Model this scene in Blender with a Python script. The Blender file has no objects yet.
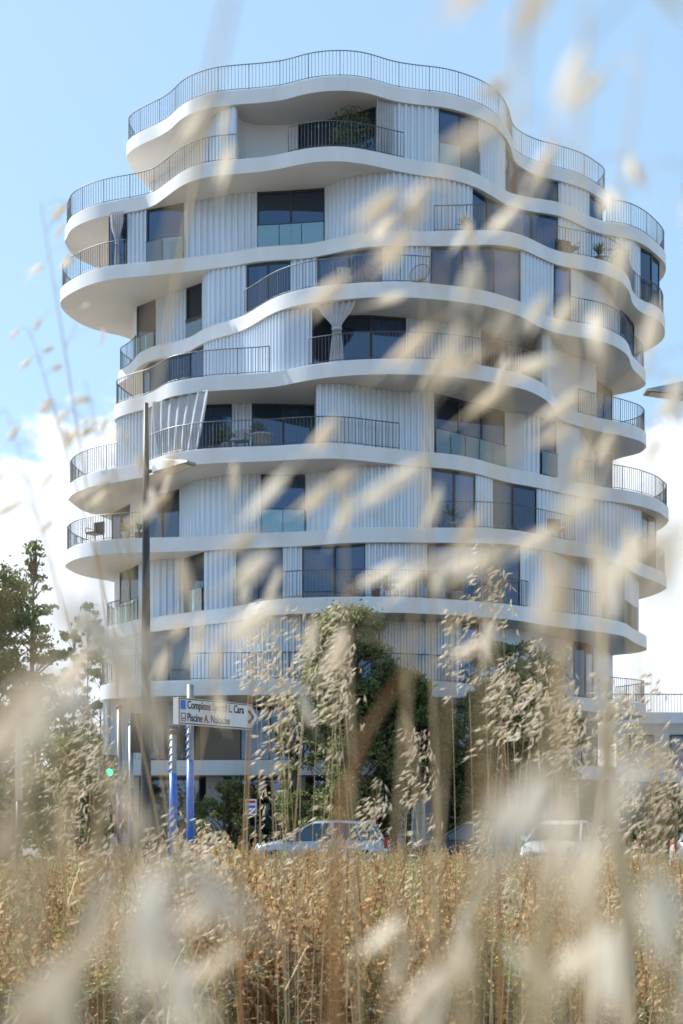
import bpy, bmesh, math, random
from mathutils import Vector, Matrix
random.seed(7)
R = math.radians
S = bpy.context.scene
COL = S.collection
F = 1500.0; CX = 341.5; HY = 820.0; CZ = 1.5

# ------------------------------------------------------------------ helpers
def unproj(px, py, z):            # point at relative height z seen at a pixel (plan position)
    D = z*F/(HY-py)
    return ((px-CX)*D/F, D)
def at(px, py, D):
    return Vector(((px-CX)*D/F, D, CZ+(HY-py)*D/F))

class MB:
    def __init__(s): s.v=[]; s.f=[]; s.m=[]
    def add(s, vs, fs, mi=0):
        o=len(s.v); s.v.extend([tuple(p) for p in vs])
        for f in fs: s.f.append(tuple(i+o for i in f)); s.m.append(mi)
    def box(s, x0,x1,y0,y1,z0,z1, mi=0, M=None):
        vs=[Vector(p) for p in ((x0,y0,z0),(x1,y0,z0),(x1,y1,z0),(x0,y1,z0),(x0,y0,z1),(x1,y0,z1),(x1,y1,z1),(x0,y1,z1))]
        if M: vs=[M@p for p in vs]
        s.add(vs,[(0,3,2,1),(4,5,6,7),(0,1,5,4),(1,2,6,5),(2,3,7,6),(3,0,4,7)],mi)
    def tube(s, pts, rs, n=6, mi=0, cap=True):
        pts=[Vector(p) for p in pts]
        if not hasattr(rs,'__len__'): rs=[rs]*len(pts)
        o=len(s.v); L=len(pts)
        for i,p in enumerate(pts):
            d=(pts[min(i+1,L-1)]-pts[max(i-1,0)])
            if d.length<1e-9: d=Vector((0,0,1))
            d.normalize()
            a=d.cross(Vector((0,0,1)) if abs(d.z)<.9 else Vector((1,0,0))).normalized(); b=d.cross(a)
            for j in range(n):
                t=2*math.pi*j/n
                s.v.append(tuple(p+(a*math.cos(t)+b*math.sin(t))*rs[i]))
        for i in range(L-1):
            for j in range(n):
                j2=(j+1)%n
                s.f.append((o+i*n+j,o+i*n+j2,o+(i+1)*n+j2,o+(i+1)*n+j)); s.m.append(mi)
        if cap:
            s.f.append(tuple(o+j for j in range(n))[::-1]); s.m.append(mi)
            s.f.append(tuple(o+(L-1)*n+j for j in range(n))); s.m.append(mi)
    def lathe(s, c, prof, n=12, mi=0):
        c=Vector(c); o=len(s.v)
        for r,z in prof:
            for j in range(n):
                t=2*math.pi*j/n; s.v.append((c.x+r*math.cos(t),c.y+r*math.sin(t),c.z+z))
        for i in range(len(prof)-1):
            for j in range(n):
                j2=(j+1)%n; s.f.append((o+i*n+j,o+i*n+j2,o+(i+1)*n+j2,o+(i+1)*n+j)); s.m.append(mi)
        s.f.append(tuple(o+j for j in range(n))[::-1]); s.m.append(mi)
        k=len(prof)-1; s.f.append(tuple(o+k*n+j for j in range(n))); s.m.append(mi)
    def spindle(s, p, d, L, r, mi=0, n=4):
        d=d.normalized(); a=d.cross(Vector((0,0,1)) if abs(d.z)<.9 else Vector((1,0,0))).normalized(); b=d.cross(a)
        o=len(s.v); s.v.append(tuple(p))
        for t,k in ((.3,1.),(.65,.75)):
            for j in range(n):
                q=2*math.pi*j/n; s.v.append(tuple(p+d*(L*t)+(a*math.cos(q)+b*math.sin(q))*r*k))
        s.v.append(tuple(p+d*L)); e=o+1+2*n
        for j in range(n):
            j2=(j+1)%n
            s.f.append((o,o+1+j2,o+1+j)); s.f.append((o+1+j,o+1+j2,o+1+n+j2,o+1+n+j)); s.f.append((o+1+n+j,o+1+n+j2,e)); s.m+= [mi]*3
    def build(s, name, mats, parent=None, smooth=False, loc=None):
        me=bpy.data.meshes.new(name); me.from_pydata(s.v,[],s.f)
        if not isinstance(mats,(list,tuple)): mats=[mats]
        for m in mats: me.materials.append(m)
        me.polygons.foreach_set('material_index', s.m)
        if smooth: me.polygons.foreach_set('use_smooth',[True]*len(s.f))
        me.update()
        o=bpy.data.objects.new(name,me); COL.objects.link(o)
        if parent is not None: o.parent=parent
        if loc is not None: o.location=loc
        return o

def tag(o,label=None,cat=None,group=None,kind=None):
    if label: o['label']=label
    if cat: o['category']=cat
    if group: o['group']=group
    if kind: o['kind']=kind
    return o
def thing(name,label,cat,loc=(0,0,0),rz=0,group=None):
    o=bpy.data.objects.new(name,None); COL.objects.link(o); o.location=loc; o.rotation_euler=(0,0,rz)
    o.empty_display_size=.2
    return tag(o,label,cat,group)
def copy_tree(o,parent=None):
    c=o.copy(); COL.objects.link(c); c.parent=parent
    for ch in [q for q in bpy.data.objects if q.parent==o]: copy_tree(ch,c)
    return c

# ------------------------------------------------------------------ materials
def mat(name, col, rough=.6, metal=0, var=0, vscale=5, col2=None, spec=.5, bump=0, bscale=40, transl=0, coord='pos', stretch=None):
    m=bpy.data.materials.new(name); m.use_nodes=True; nt=m.node_tree; N=nt.nodes; L=nt.links
    b=N['Principled BSDF']; b.inputs['Roughness'].default_value=rough; b.inputs['Metallic'].default_value=metal
    b.inputs['Specular IOR Level'].default_value=spec
    b.inputs['Base Color'].default_value=(*col,1)
    src=None
    if var or col2 or bump:
        g=N.new('ShaderNodeNewGeometry'); vec=g.outputs['Position']
        if stretch:
            mp=N.new('ShaderNodeMapping'); mp.inputs['Scale'].default_value=stretch; L.new(vec,mp.inputs['Vector']); vec=mp.outputs['Vector']
    if var or col2:
        n=N.new('ShaderNodeTexNoise'); n.inputs['Scale'].default_value=vscale; n.inputs['Detail'].default_value=5
        L.new(vec,n.inputs['Vector'])
        r=N.new('ShaderNodeValToRGB'); r.color_ramp.elements[0].position=.35; r.color_ramp.elements[1].position=.65
        c2=col2 if col2 else tuple(min(1,c*(1+var)) for c in col)
        c1=col if col2 else tuple(c*(1-var) for c in col)
        r.color_ramp.elements[0].color=(*c1,1); r.color_ramp.elements[1].color=(*c2,1)
        L.new(n.outputs['Fac'],r.inputs['Fac']); src=r.outputs['Color']; L.new(src,b.inputs['Base Color'])
    if bump:
        n2=N.new('ShaderNodeTexNoise'); n2.inputs['Scale'].default_value=bscale; L.new(vec,n2.inputs['Vector'])
        bp=N.new('ShaderNodeBump'); bp.inputs['Strength'].default_value=bump; bp.inputs['Distance'].default_value=.02
        L.new(n2.outputs['Fac'],bp.inputs['Height']); L.new(bp.outputs['Normal'],b.inputs['Normal'])
    if transl:
        t=N.new('ShaderNodeBsdfTranslucent'); t.inputs['Color'].default_value=(*[min(1,c*1.15) for c in col],1)
        if src: L.new(src,t.inputs['Color'])
        mx=N.new('ShaderNodeMixShader'); mx.inputs[0].default_value=transl
        L.new(b.outputs[0],mx.inputs[1]); L.new(t.outputs[0],mx.inputs[2]); L.new(mx.outputs[0],N['Material Output'].inputs['Surface'])
    return m
def glassmat(name, tint, refl=.2, rough=.02, gcol=(1,1,1)):
    m=bpy.data.materials.new(name); m.use_nodes=True; nt=m.node_tree; N=nt.nodes; L=nt.links
    N.remove(N['Principled BSDF'])
    t=N.new('ShaderNodeBsdfTransparent'); t.inputs['Color'].default_value=(*tint,1)
    g=N.new('ShaderNodeBsdfGlossy'); g.inputs['Roughness'].default_value=rough; g.inputs['Color'].default_value=(*gcol,1)
    fr=N.new('ShaderNodeFresnel'); fr.inputs['IOR'].default_value=1.5
    ad=N.new('ShaderNodeMath'); ad.operation='ADD'; ad.inputs[1].default_value=refl; ad.use_clamp=True
    L.new(fr.outputs[0],ad.inputs[0])
    mx=N.new('ShaderNodeMixShader'); L.new(ad.outputs[0],mx.inputs[0]); L.new(t.outputs[0],mx.inputs[1]); L.new(g.outputs[0],mx.inputs[2])
    L.new(mx.outputs[0],N['Material Output'].inputs['Surface'])
    return m
M={}
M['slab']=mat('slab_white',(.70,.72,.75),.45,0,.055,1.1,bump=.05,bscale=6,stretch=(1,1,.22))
M['soffit']=mat('soffit_bounce_tint',(.56,.51,.45),.7,0,.05,.5)  # slab underside: warm bounce from the dry ground put into the colour
M['panel']=mat('panel_white',(.60,.66,.735),.3,.3,.04,1.2,stretch=(1,1,.15))
M['plain']=mat('plain_white',(.64,.65,.67),.5,0,.03,.6)
M['rail']=mat('rail_grey',(.10,.115,.135),.45,.5,.1,3)
M['frame']=mat('frame_dark',(.045,.05,.058),.4,.5,.1,4)
M['pane']=glassmat('window_glass',(.48,.58,.68),.07,.01,(.6,.76,1))
M['aqua']=glassmat('balustrade_glass',(.86,.94,.94),.12,.03,(.85,1,1))
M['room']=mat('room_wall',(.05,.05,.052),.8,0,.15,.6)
M['curtain']=mat('curtain_cloth',(.68,.74,.82),.85,0,.06,2,transl=.3)
M['drape']=mat('drape_grey',(.60,.62,.66),.85,0,.08,2,transl=.3)
M['asphalt']=mat('asphalt',(.05,.05,.052),.85,0,.25,2.5,bump=.3,bscale=60)
M['pave']=mat('pavement',(.28,.27,.25),.85,0,.12,1.1,bump=.2,bscale=30)
M['kerb']=mat('kerb_stone',(.45,.43,.40),.8,0,.1,2)
M['paint']=mat('road_paint',(.75,.75,.73),.7,0,.1,3)
M['soil']=mat('dry_soil',(.13,.10,.065),.95,0,0,1.5,col2=(.22,.18,.115),bump=.4,bscale=15)
M['bark']=mat('bark',(.12,.095,.07),.9,0,.3,9,bump=.4,bscale=30)
M['leaf']=mat('leaf_mid',(.07,.11,.03),.55,0,0,1.3,col2=(.17,.22,.07),transl=.48)
M['leaf2']=mat('leaf_olive',(.15,.18,.065),.6,0,0,1.2,col2=(.30,.31,.14),transl=.5)
M['needle']=mat('leaf_dark',(.08,.11,.04),.6,0,0,.8,col2=(.21,.24,.10),transl=.45)
M['straw']=mat('straw',(.68,.60,.47),.55,0,0,9,col2=(.86,.81,.71),transl=.58)
M['strawn']=mat('straw_backlit_lift',(.78,.71,.60),.55,0,0,9,col2=(.90,.87,.80),transl=.6)  # lighter straw copy: brightness for the backlit near oats painted into the colour
M['stem']=mat('oat_stem',(.46,.33,.17),.6,0,0,5,col2=(.62,.50,.30),transl=.2)
M['stemo']=mat('rust_stem',(.36,.17,.06),.6,0,0,5,col2=(.45,.25,.10),transl=.2)
M['weed1']=mat('weed_tan',(.42,.27,.12),.8,0,0,3,col2=(.66,.47,.25),transl=.3)
M['weed2']=mat('weed_yellowgreen',(.33,.30,.12),.8,0,0,3,col2=(.52,.48,.24),transl=.3)
M['weed3']=mat('weed_greygreen',(.20,.20,.14),.8,0,0,3,col2=(.34,.34,.25),transl=.3)
M['weed4']=mat('weed_rust',(.26,.12,.05),.8,0,0,3,col2=(.40,.22,.10),transl=.3)
M['galv']=mat('galvanised',(.30,.31,.32),.45,.6,.12,6)
M['darkmetal']=mat('dark_metal',(.05,.052,.06),.45,.4,.15,5)
M['blue']=mat('blue_paint',(.015,.15,.58),.35,0,.15,6)
M['violet']=mat('dark_blue_paint',(.03,.035,.12),.45,0,.2,6)
M['signface']=mat('sign_face',(.70,.72,.74),.4,0,.03,3)
M['black']=mat('black',(.015,.016,.02),.5)
M['red']=mat('red_plastic',(.45,.02,.015),.3)
M['white']=mat('car_white',(.72,.73,.74),.22,0,.02,3,spec=.6)
M['silver']=mat('car_silver',(.40,.45,.52),.25,.6,.03,3)
M['carglass']=mat('car_glass',(.03,.06,.08),.06,0,.05,2,spec=.9)
M['tyre']=mat('tyre_rubber',(.02,.02,.02),.85,0,.2,20)
M['lens']=mat('lamp_lens',(.72,.74,.76),.15,0,.05,12,spec=.9)
M['pot']=mat('terracotta',(.30,.16,.10),.8,0,.2,9)
M['potgrey']=mat('grey_pot',(.38,.38,.38),.7,0,.1,9)
M['wood']=mat('wood',(.28,.16,.09),.6,0,.25,9)
M['beige']=mat('beige_render',(.30,.25,.20),.8,0,.08,.8)
g=mat('green_signal',(.02,.3,.1),.3); b=g.node_tree.nodes['Principled BSDF']; b.inputs['Emission Color'].default_value=(.03,1,.35,1); b.inputs['Emission Strength'].default_value=3; M['green']=g

# ------------------------------------------------------------------ terrain
def ss(a,b,x):
    t=max(0,min(1,(x-a)/(b-a))); return t*t*(3-2*t)
def gz(x,y):
    base=.85*(1-ss(3.2,9.5,y))
    rough=.04*math.sin(x*1.3+y*.7)+.03*math.sin(x*2.9-y*1.7)
    return base+rough*(1-ss(27,32,y)) if y<32.3 else 0
ROAD0,ROAD1=34.5,52.0
mb=MB(); xs=[-40+i*.8 for i in range(101)]; ys=[-6+i*.5 for i in range(77)]
for yy in ys:
    for xx in xs: mb.v.append((xx,yy,gz(xx,yy)))
for j in range(len(ys)-1):
    for i in range(len(xs)-1):
        a=j*len(xs)+i; mb.f.append((a,a+1,a+len(xs)+1,a+len(xs))); mb.m.append(0)
tag(mb.build('field_ground',M['soil'],smooth=True),kind='structure')
mb=MB(); mb.add([(-1500,-1500,-.06),(1500,-1500,-.06),(1500,2500,-.06),(-1500,2500,-.06)],[(0,1,2,3)])
tag(mb.build('ground',M['soil']),kind='structure')
mb=MB(); mb.box(-90,90,ROAD0,ROAD1,-.05,.0)
tag(mb.build('road',M['asphalt']),kind='structure')
mb=MB(); mb.box(-90,90,ROAD0-2.2,ROAD0-.15,-.05,.11); tag(mb.build('near_pavement',M['pave']),kind='structure')
mb=MB(); mb.box(-90,90,ROAD1+.15,110,-.05,.12); tag(mb.build('pavement',M['pave']),kind='structure')
for y in (ROAD0-.15,ROAD1):
    mb=MB()
    for i in range(180): mb.box(-90+i,-90+i+.985,y,y+.148,-.05,.135)
    tag(mb.build('kerb',M['kerb']),kind='structure')
mb=MB()
for i in range(-20,20): mb.box(i*4,i*4+2.2,45.0,45.14,.001,.006)
mb.box(-90,90,49.6,49.72,.001,.006)
tag(mb.build('road_markings',M['paint']),kind='structure')

# ------------------------------------------------------------------ tower curves
z0rel=2.4; ST=3.04; TH=.60
ZR=[z0rel+ST*k for k in range(10)]
TOP={
9:[(127.7,139.6),(132,136),(144.6,129),(157,123.4),(165.7,118.4),(172,113.5),(179.4,106),(189.4,99.8),(199.3,96.3),(210,93),(235,89.8),(259.8,88),(284.7,84.8),(302,79.8),(322,76.3),(347,75.6),(366.8,78),(395,86.3),(419.8,90),(444.7,92.8),(469.6,99.7),(489.5,108.4),(504.4,122),(510.6,133.3),(515,148.5),(522.4,154.7),(535,161),(559.8,167.7),(582,174.7),(597,183.4),(607,193.3)],
8:[(65,228),(70,217),(80,210.5),(92.3,205.5),(109.7,201.3),(129.6,198),(142,195.6),(152,192.4),(162,185.6),(172,178),(184.4,169.5),(199.3,164),(220,160.3),(247.3,158.2),(272.2,155.2),(289.6,151.5),(304.6,148.3),(322,146.3),(344.4,146.3),(370,150),(395,155.7),(419.8,160.5),(437,162.5),(454.6,165.7),(474.5,172),(494.4,183),(509.4,192),(524.3,196),(540,198.5),(560,202),(577,209.5),(592,217),(609.6,222),(627,224.4),(644.4,232),(659.3,244.3),(665.5,252)],
7:[(61,287),(68.7,281),(80,274.7),(95,269),(112,265),(132,263),(169.5,259.2),(210,254.5),(235,251),(257,247),(279.7,245.3),(304.6,243.8),(324.5,240.3),(347,235.3),(364.3,232.4),(395,230.6),(432,231),(477,229.9),(499.4,229.9),(519.3,233.6),(542.4,244),(557.3,250.4),(574.7,254),(592,257),(609.6,262),(622,268.6),(629.5,278.5),(632.5,289.7),(642,299.7),(654.4,304.7),(663,312)],
6:[(117.5,372),(125,367),(132,361),(140,352),(154.5,345.6),(174.4,341.4),(189.4,336.9),(201.8,329.4),(215,324),(227.4,320.7),(242.4,315.7),(257.3,307),(269.7,299.6),(284.7,293.3),(304.6,288.4),(324.5,285.4),(344.4,283.6),(370,281.8),(407.3,281.6),(432,283.4),(457,285.9),(482,289.6),(504.4,295.8),(522.4,302),(537.4,311),(552.3,317),(569.7,321),(587,324),(604.6,327.8),(617,333.3),(627,340.8),(630.5,349.5),(633,355.7),(639.4,362),(646.4,370.6)],
5:[(113.5,406),(119.7,402.3),(132,398),(147,394),(157,388.6),(167,382.9),(182,379.4),(199.3,377),(220,375.2),(259.8,373),(279.7,370.7),(304.6,365.5),(324.5,362.3),(349.4,359.8),(380,358.5),(407,358.5),(444.7,360.5),(482,365),(510,370.8),(525,374.4),(537.4,379.8),(547.3,386.5),(554.8,395),(558.5,403.6),(567.2,408.6),(579.7,412.4),(597,417.3),(617,421),(629.5,424.3),(642,428.5),(647,433)],
4:[(67.4,487),(72.4,480.7),(82.4,475.7),(97.3,470.8),(114.7,468),(132,464.5),(144.6,462),(154.5,458.3),(167,454),(184.4,450.8),(204.3,448.4),(247.3,446.4),(272.2,445.6),(297,444),(322,442.9),(347,443.6),(370,446.2),(395,448.9),(419.8,451.3),(444.7,453.2),(469.6,457),(489.5,462.5),(509.4,468),(535,472.8),(559.8,478.3),(579.7,482.5),(604.6,487),(627,490),(644.4,494),(659.3,499.5),(668,506)],
3:[(65,551),(72.4,546),(87.3,541.8),(107.2,539.3),(132,537.8),(162,537.2),(199.3,536),(235,533.8),(259.8,532.6),(284.7,531.9),(304.6,531),(327,529),(349.4,527.6),(380,526.9),(432,527.4),(469.6,527.6),(499.4,528.6),(519.3,530.4),(547.3,536),(572,541),(590,543.5),(605,546.5),(620,551),(630,556),(640,562.5),(655,568),(668,575)],
2:[(102.8,628),(117,624.5),(139.6,618.5),(162,616),(182,613),(199.3,610.5),(225,607.8),(239.9,605.3),(254.8,602),(272.2,599.3),(297,597.8),(322,597),(347,596.6),(380,596.6),(407.3,597.2),(444.7,599),(469.6,600.6),(494.4,602.5),(514.3,604.8),(535,608.5),(559.8,612.5),(584.7,615.7),(609.6,619),(624.5,622.5),(634,629),(642,633),(648.6,637)],
1:[(97,686.5),(106,683.5),(137,681.5),(165,680.5),(200,680),(245,679.3),(290,679),(340,679),(390,680),(440,681.6),(493,685),(530,690),(567,695.5),(600,699),(630,701.5),(650,704)],
}
# lower (soffit) edge running back on each side
LB={9:[(126,157),(132,169.5),(141,180.6)],8:[(64,240),(73.6,256),(96,268)],7:[(61,307),(70,317),(87,327),(107,333),(126,337.4)],
    4:[(68,500),(82.4,510.6),(102,516.8)],3:[(64,566),(82.4,576),(111,581.4)]}
RB={8:[(665.5,272),(659,282)],7:[(663,339.5),(645.6,351.5)],6:[(646,385),(637,390.5),(612,396)],5:[(647.4,446),(639.4,453.4),(617,459)],
    4:[(668.8,519),(658,530.6)],3:[(668,588),(649,596.7)],2:[(646,651),(630,654),(612,655.5)]}
def catmull(P, closed=False, step=.15):
    P=[Vector((p[0],p[1])) for p in P]; n=len(P); out=[]
    rng=range(n if closed else n-1)
    for i in rng:
        p0=P[(i-1)%n] if closed or i>0 else P[i]; p1=P[i]; p2=P[(i+1)%n]; p3=P[(i+2)%n] if closed or i+2<n else p2
        L=(p2-p1).length; k=max(1,int(L/.06))
        # centripetal
        t0=0; t1=t0+max(1e-4,(p1-p0).length**.5); t2=t1+max(1e-4,L**.5); t3=t2+max(1e-4,(p3-p2).length**.5)
        for j in range(k):
            t=t1+(t2-t1)*j/k
            if (p1-p0).length<1e-4: p0=p1-(p2-p1)*.5; t0=t1-max(1e-4,(p1-p0).length**.5)
            if (p3-p2).length<1e-4: p3=p2+(p2-p1)*.5; t3=t2+max(1e-4,(p3-p2).length**.5)
            A1=(t1-t)/(t1-t0)*p0+(t-t0)/(t1-t0)*p1; A2=(t2-t)/(t2-t1)*p1+(t-t1)/(t2-t1)*p2; A3=(t3-t)/(t3-t2)*p2+(t-t2)/(t3-t2)*p3
            B1=(t2-t)/(t2-t0)*A1+(t-t0)/(t2-t0)*A2; B2=(t3-t)/(t3-t1)*A2+(t-t1)/(t3-t1)*A3
            out.append((t2-t)/(t2-t1)*B1+(t-t1)/(t2-t1)*B2)
    if not closed: out.append(P[-1])
    return resample(out,step,closed)
def resample(P,step,closed=False,n=None):
    Q=list(P)+([P[0]] if closed else [])
    d=[0]
    for a,b in zip(Q,Q[1:]): d.append(d[-1]+(b-a).length)
    T=d[-1]; k=n if n else max(1,int(round(T/step))); out=[]; j=0
    for i in range(k+(0 if closed else 1)):
        s=T*i/k
        while j<len(d)-2 and d[j+1]<s: j+=1
        w=(s-d[j])/max(1e-9,d[j+1]-d[j]); out.append(Q[j].lerp(Q[j+1],min(1,max(0,w))))
    return out
def smooth(P,it,closed=True):
    for _ in range(it):
        n=len(P)
        if closed: P=[P[i-1]*.25+P[i]*.5+P[(i+1)%n]*.25 for i in range(n)]
        else: P=[P[0]]+[P[i-1]*.25+P[i]*.5+P[i+1]*.25 for i in range(1,n-1)]+[P[-1]]
    return P
SLAB={}
for k in range(1,10):
    front=[unproj(x,y,ZR[k]) for x,y in TOP[k]]
    lb=[unproj(x,y,ZR[k]-TH) for x,y in LB.get(k,[])]
    rb=[unproj(x,y,ZR[k]-TH) for x,y in RB.get(k,[])]
    L0=(lb or front)[-1 if lb else 0]; R0=(rb or [front[-1]])[-1]
    back=[]
    for a in range(1,10):
        t=a/10; ang=math.pi*t
        x=R0[0]*(1-t)+L0[0]*t; y=R0[1]*(1-t)+L0[1]*t
        bul=(12.5+.6*math.sin(5*t*math.pi+k*1.3))*math.sin(ang)**.7
        x+= (1.2*math.cos(ang))*math.sin(ang)
        back.append((x,y+bul))
    loop=lb[::-1]+front+rb+back
    P=catmull(loop,True,.14)
    P=smooth(P,{1:60,2:30,3:16}.get(k,7))
    SLAB[k]=P
SLAB[0]=smooth(catmull([(-11.8,62),(-11.3,60.7),(-6,60.2),(0,59.9),(6,60.4),(9,64.5),(13,69),(16.5,73),(16,79),(10,83),(0,85),(-8,83),(-11.6,76),(-11.9,68)],True,.14),4)

def inside(P,q):
    c=False; n=len(P); j=n-1
    for i in range(n):
        a,b=P[i],P[j]
        if (a.y>q.y)!=(b.y>q.y) and q.x<(b.x-a.x)*(q.y-a.y)/(b.y-a.y)+a.x: c=not c
        j=i
    return c
def nearest(P,q):
    bi=min(range(len(P)),key=lambda i:(P[i]-q).length_squared)
    n=len(P); t=(P[(bi+1)%n]-P[bi-1]).normalized()   # loop runs left->right in front, so outward = (t.y,-t.x)
    return P[bi],Vector((t.y,-t.x))
def clampin(q,ks,m):
    for _ in range(3):
        ok=True
        for k in ks:
            P=SLAB[k]; p,nv=nearest(P,q)
            if (not inside(P,q)) or (p-q).length<m-1e-3:
                q=p-nv*m; ok=False
        if ok: break
    return q

TW=thing('apartment_tower','ten storey white apartment tower with wavy balcony slabs rising behind the dry grass','building',(1.5,70,0))
def T(mbx,name,m,parent=None,smooth=False):
    o=mbx.build(name,m,None,smooth)
    p=parent or TW
    o.parent=p
    if parent is None: o.matrix_parent_inverse=Matrix.Translation((-1.5,-70,0))
    return o
# slabs
for k in range(10):
    P=SLAB[k]; n=len(P); zt=CZ+ZR[k]; zb=zt-TH; mb=MB()
    cx=sum(p.x for p in P)/n; cy=sum(p.y for p in P)/n
    rings=[(0.0,zb),(0.0,zt-.05),(0.03,zt-.05),(0.03,zt)]
    for off,z in rings:
        for i,p in enumerate(P):
            t=(P[(i+1)%n]-P[i-1]).normalized(); q=p-Vector((t.y,-t.x))*off
            mb.v.append((q.x,q.y,z))
    for r in range(3):
        if r==1: continue
        for i in range(n):
            j=(i+1)%n; mb.f.append((r*n+i,r*n+j,(r+1)*n+j,(r+1)*n+i)); mb.m.append(0)
    side=len(mb.f); o=len(mb.v); mb.v+=mb.v[:n]+mb.v[n:2*n]+mb.v[2*n:3*n]+mb.v[3*n:4*n]
    for i in range(n):
        j=(i+1)%n; mb.f.append((o+n+i,o+n+j,o+2*n+j,o+2*n+i)); mb.m.append(0)
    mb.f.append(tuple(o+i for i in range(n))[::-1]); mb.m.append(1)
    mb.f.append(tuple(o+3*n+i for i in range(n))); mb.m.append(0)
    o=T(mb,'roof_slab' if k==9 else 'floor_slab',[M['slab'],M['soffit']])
    me=o.data; me.polygons.foreach_set('use_smooth',[True]*side+[False]*(len(mb.f)-side))

# railings
def px_of(p): return CX+F*p.x/p.y
def railing(k,x0,x1,back=False,h=1.05,inset=.09):
    P=SLAB[k]; n=len(P)
    # front portion: contiguous chain of slab points (start at left extreme)
    li=min(range(n),key=lambda i:px_of(P[i])); 
    ri=max(range(n),key=lambda i:px_of(P[i]))
    Q=[]; i=li
    while True:
        Q.append(P[i]); 
        if i==ri: break
        i=(i+1)%n
    ch=[p for p in Q if x0<=px_of(p)<=x1]
    if back=='R':
        i=ri
        for _ in range(22): i=(i+1)%n; ch.append(P[i])
    if back=='L':
        i=li
        for _ in range(22): i=(i-1)%n; ch.insert(0,P[i])
    if back=='B':
        i=ri
        while i!=li: i=(i+1)%n; ch.append(P[i])
    return rail_chain(ch,CZ+ZR[k],h,inset)
def rail_chain(ch,zt,h,inset):
    C=[]
    for i,p in enumerate(ch):
        t=(ch[min(i+1,len(ch)-1)]-ch[max(i-1,0)])
        t=t.normalized(); C.append(p-Vector((t.y,-t.x))*inset)
    if len(C)<2: return
    mb=MB()
    C2=resample(C,.3)
    for z,w,hh in ((zt+h,.028,.035),(zt+.07,.02,.03)):
        mb.tube([(p.x,p.y,z) for p in C2],w*.75,5)
    bars=resample(C,.145)
    for i,p in enumerate(bars):
        r=.0105 if i%9 else .019
        mb.tube([(p.x,p.y,zt-.002 if i%9==0 else zt+.07),(p.x,p.y,zt+h)],r,4,cap=False)
    return T(mb,'balcony_railing',M['rail'])
for k,a,b,bk in [(9,0,700,'B'),(8,0,237,'L'),(8,285,405,0),(8,606,700,'R'),(7,0,128,'L'),(7,434,700,'R'),(6,0,134,'L'),(6,242,432,0),(6,553,700,'R'),
                 (5,0,271,'L'),(5,306,539,0),(5,580,700,'R'),(4,0,116,'L'),(4,141,401,0),(4,578,700,'R'),(3,0,146,'L'),(3,432,577,0),(3,640,700,'R'),
                 (2,0,118,'L'),(2,232,531,0),(2,555,640,0),(1,0,140,'L'),(1,188,492,0),(1,608,700,'R')]:
    railing(k,a,b,bk)

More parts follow.
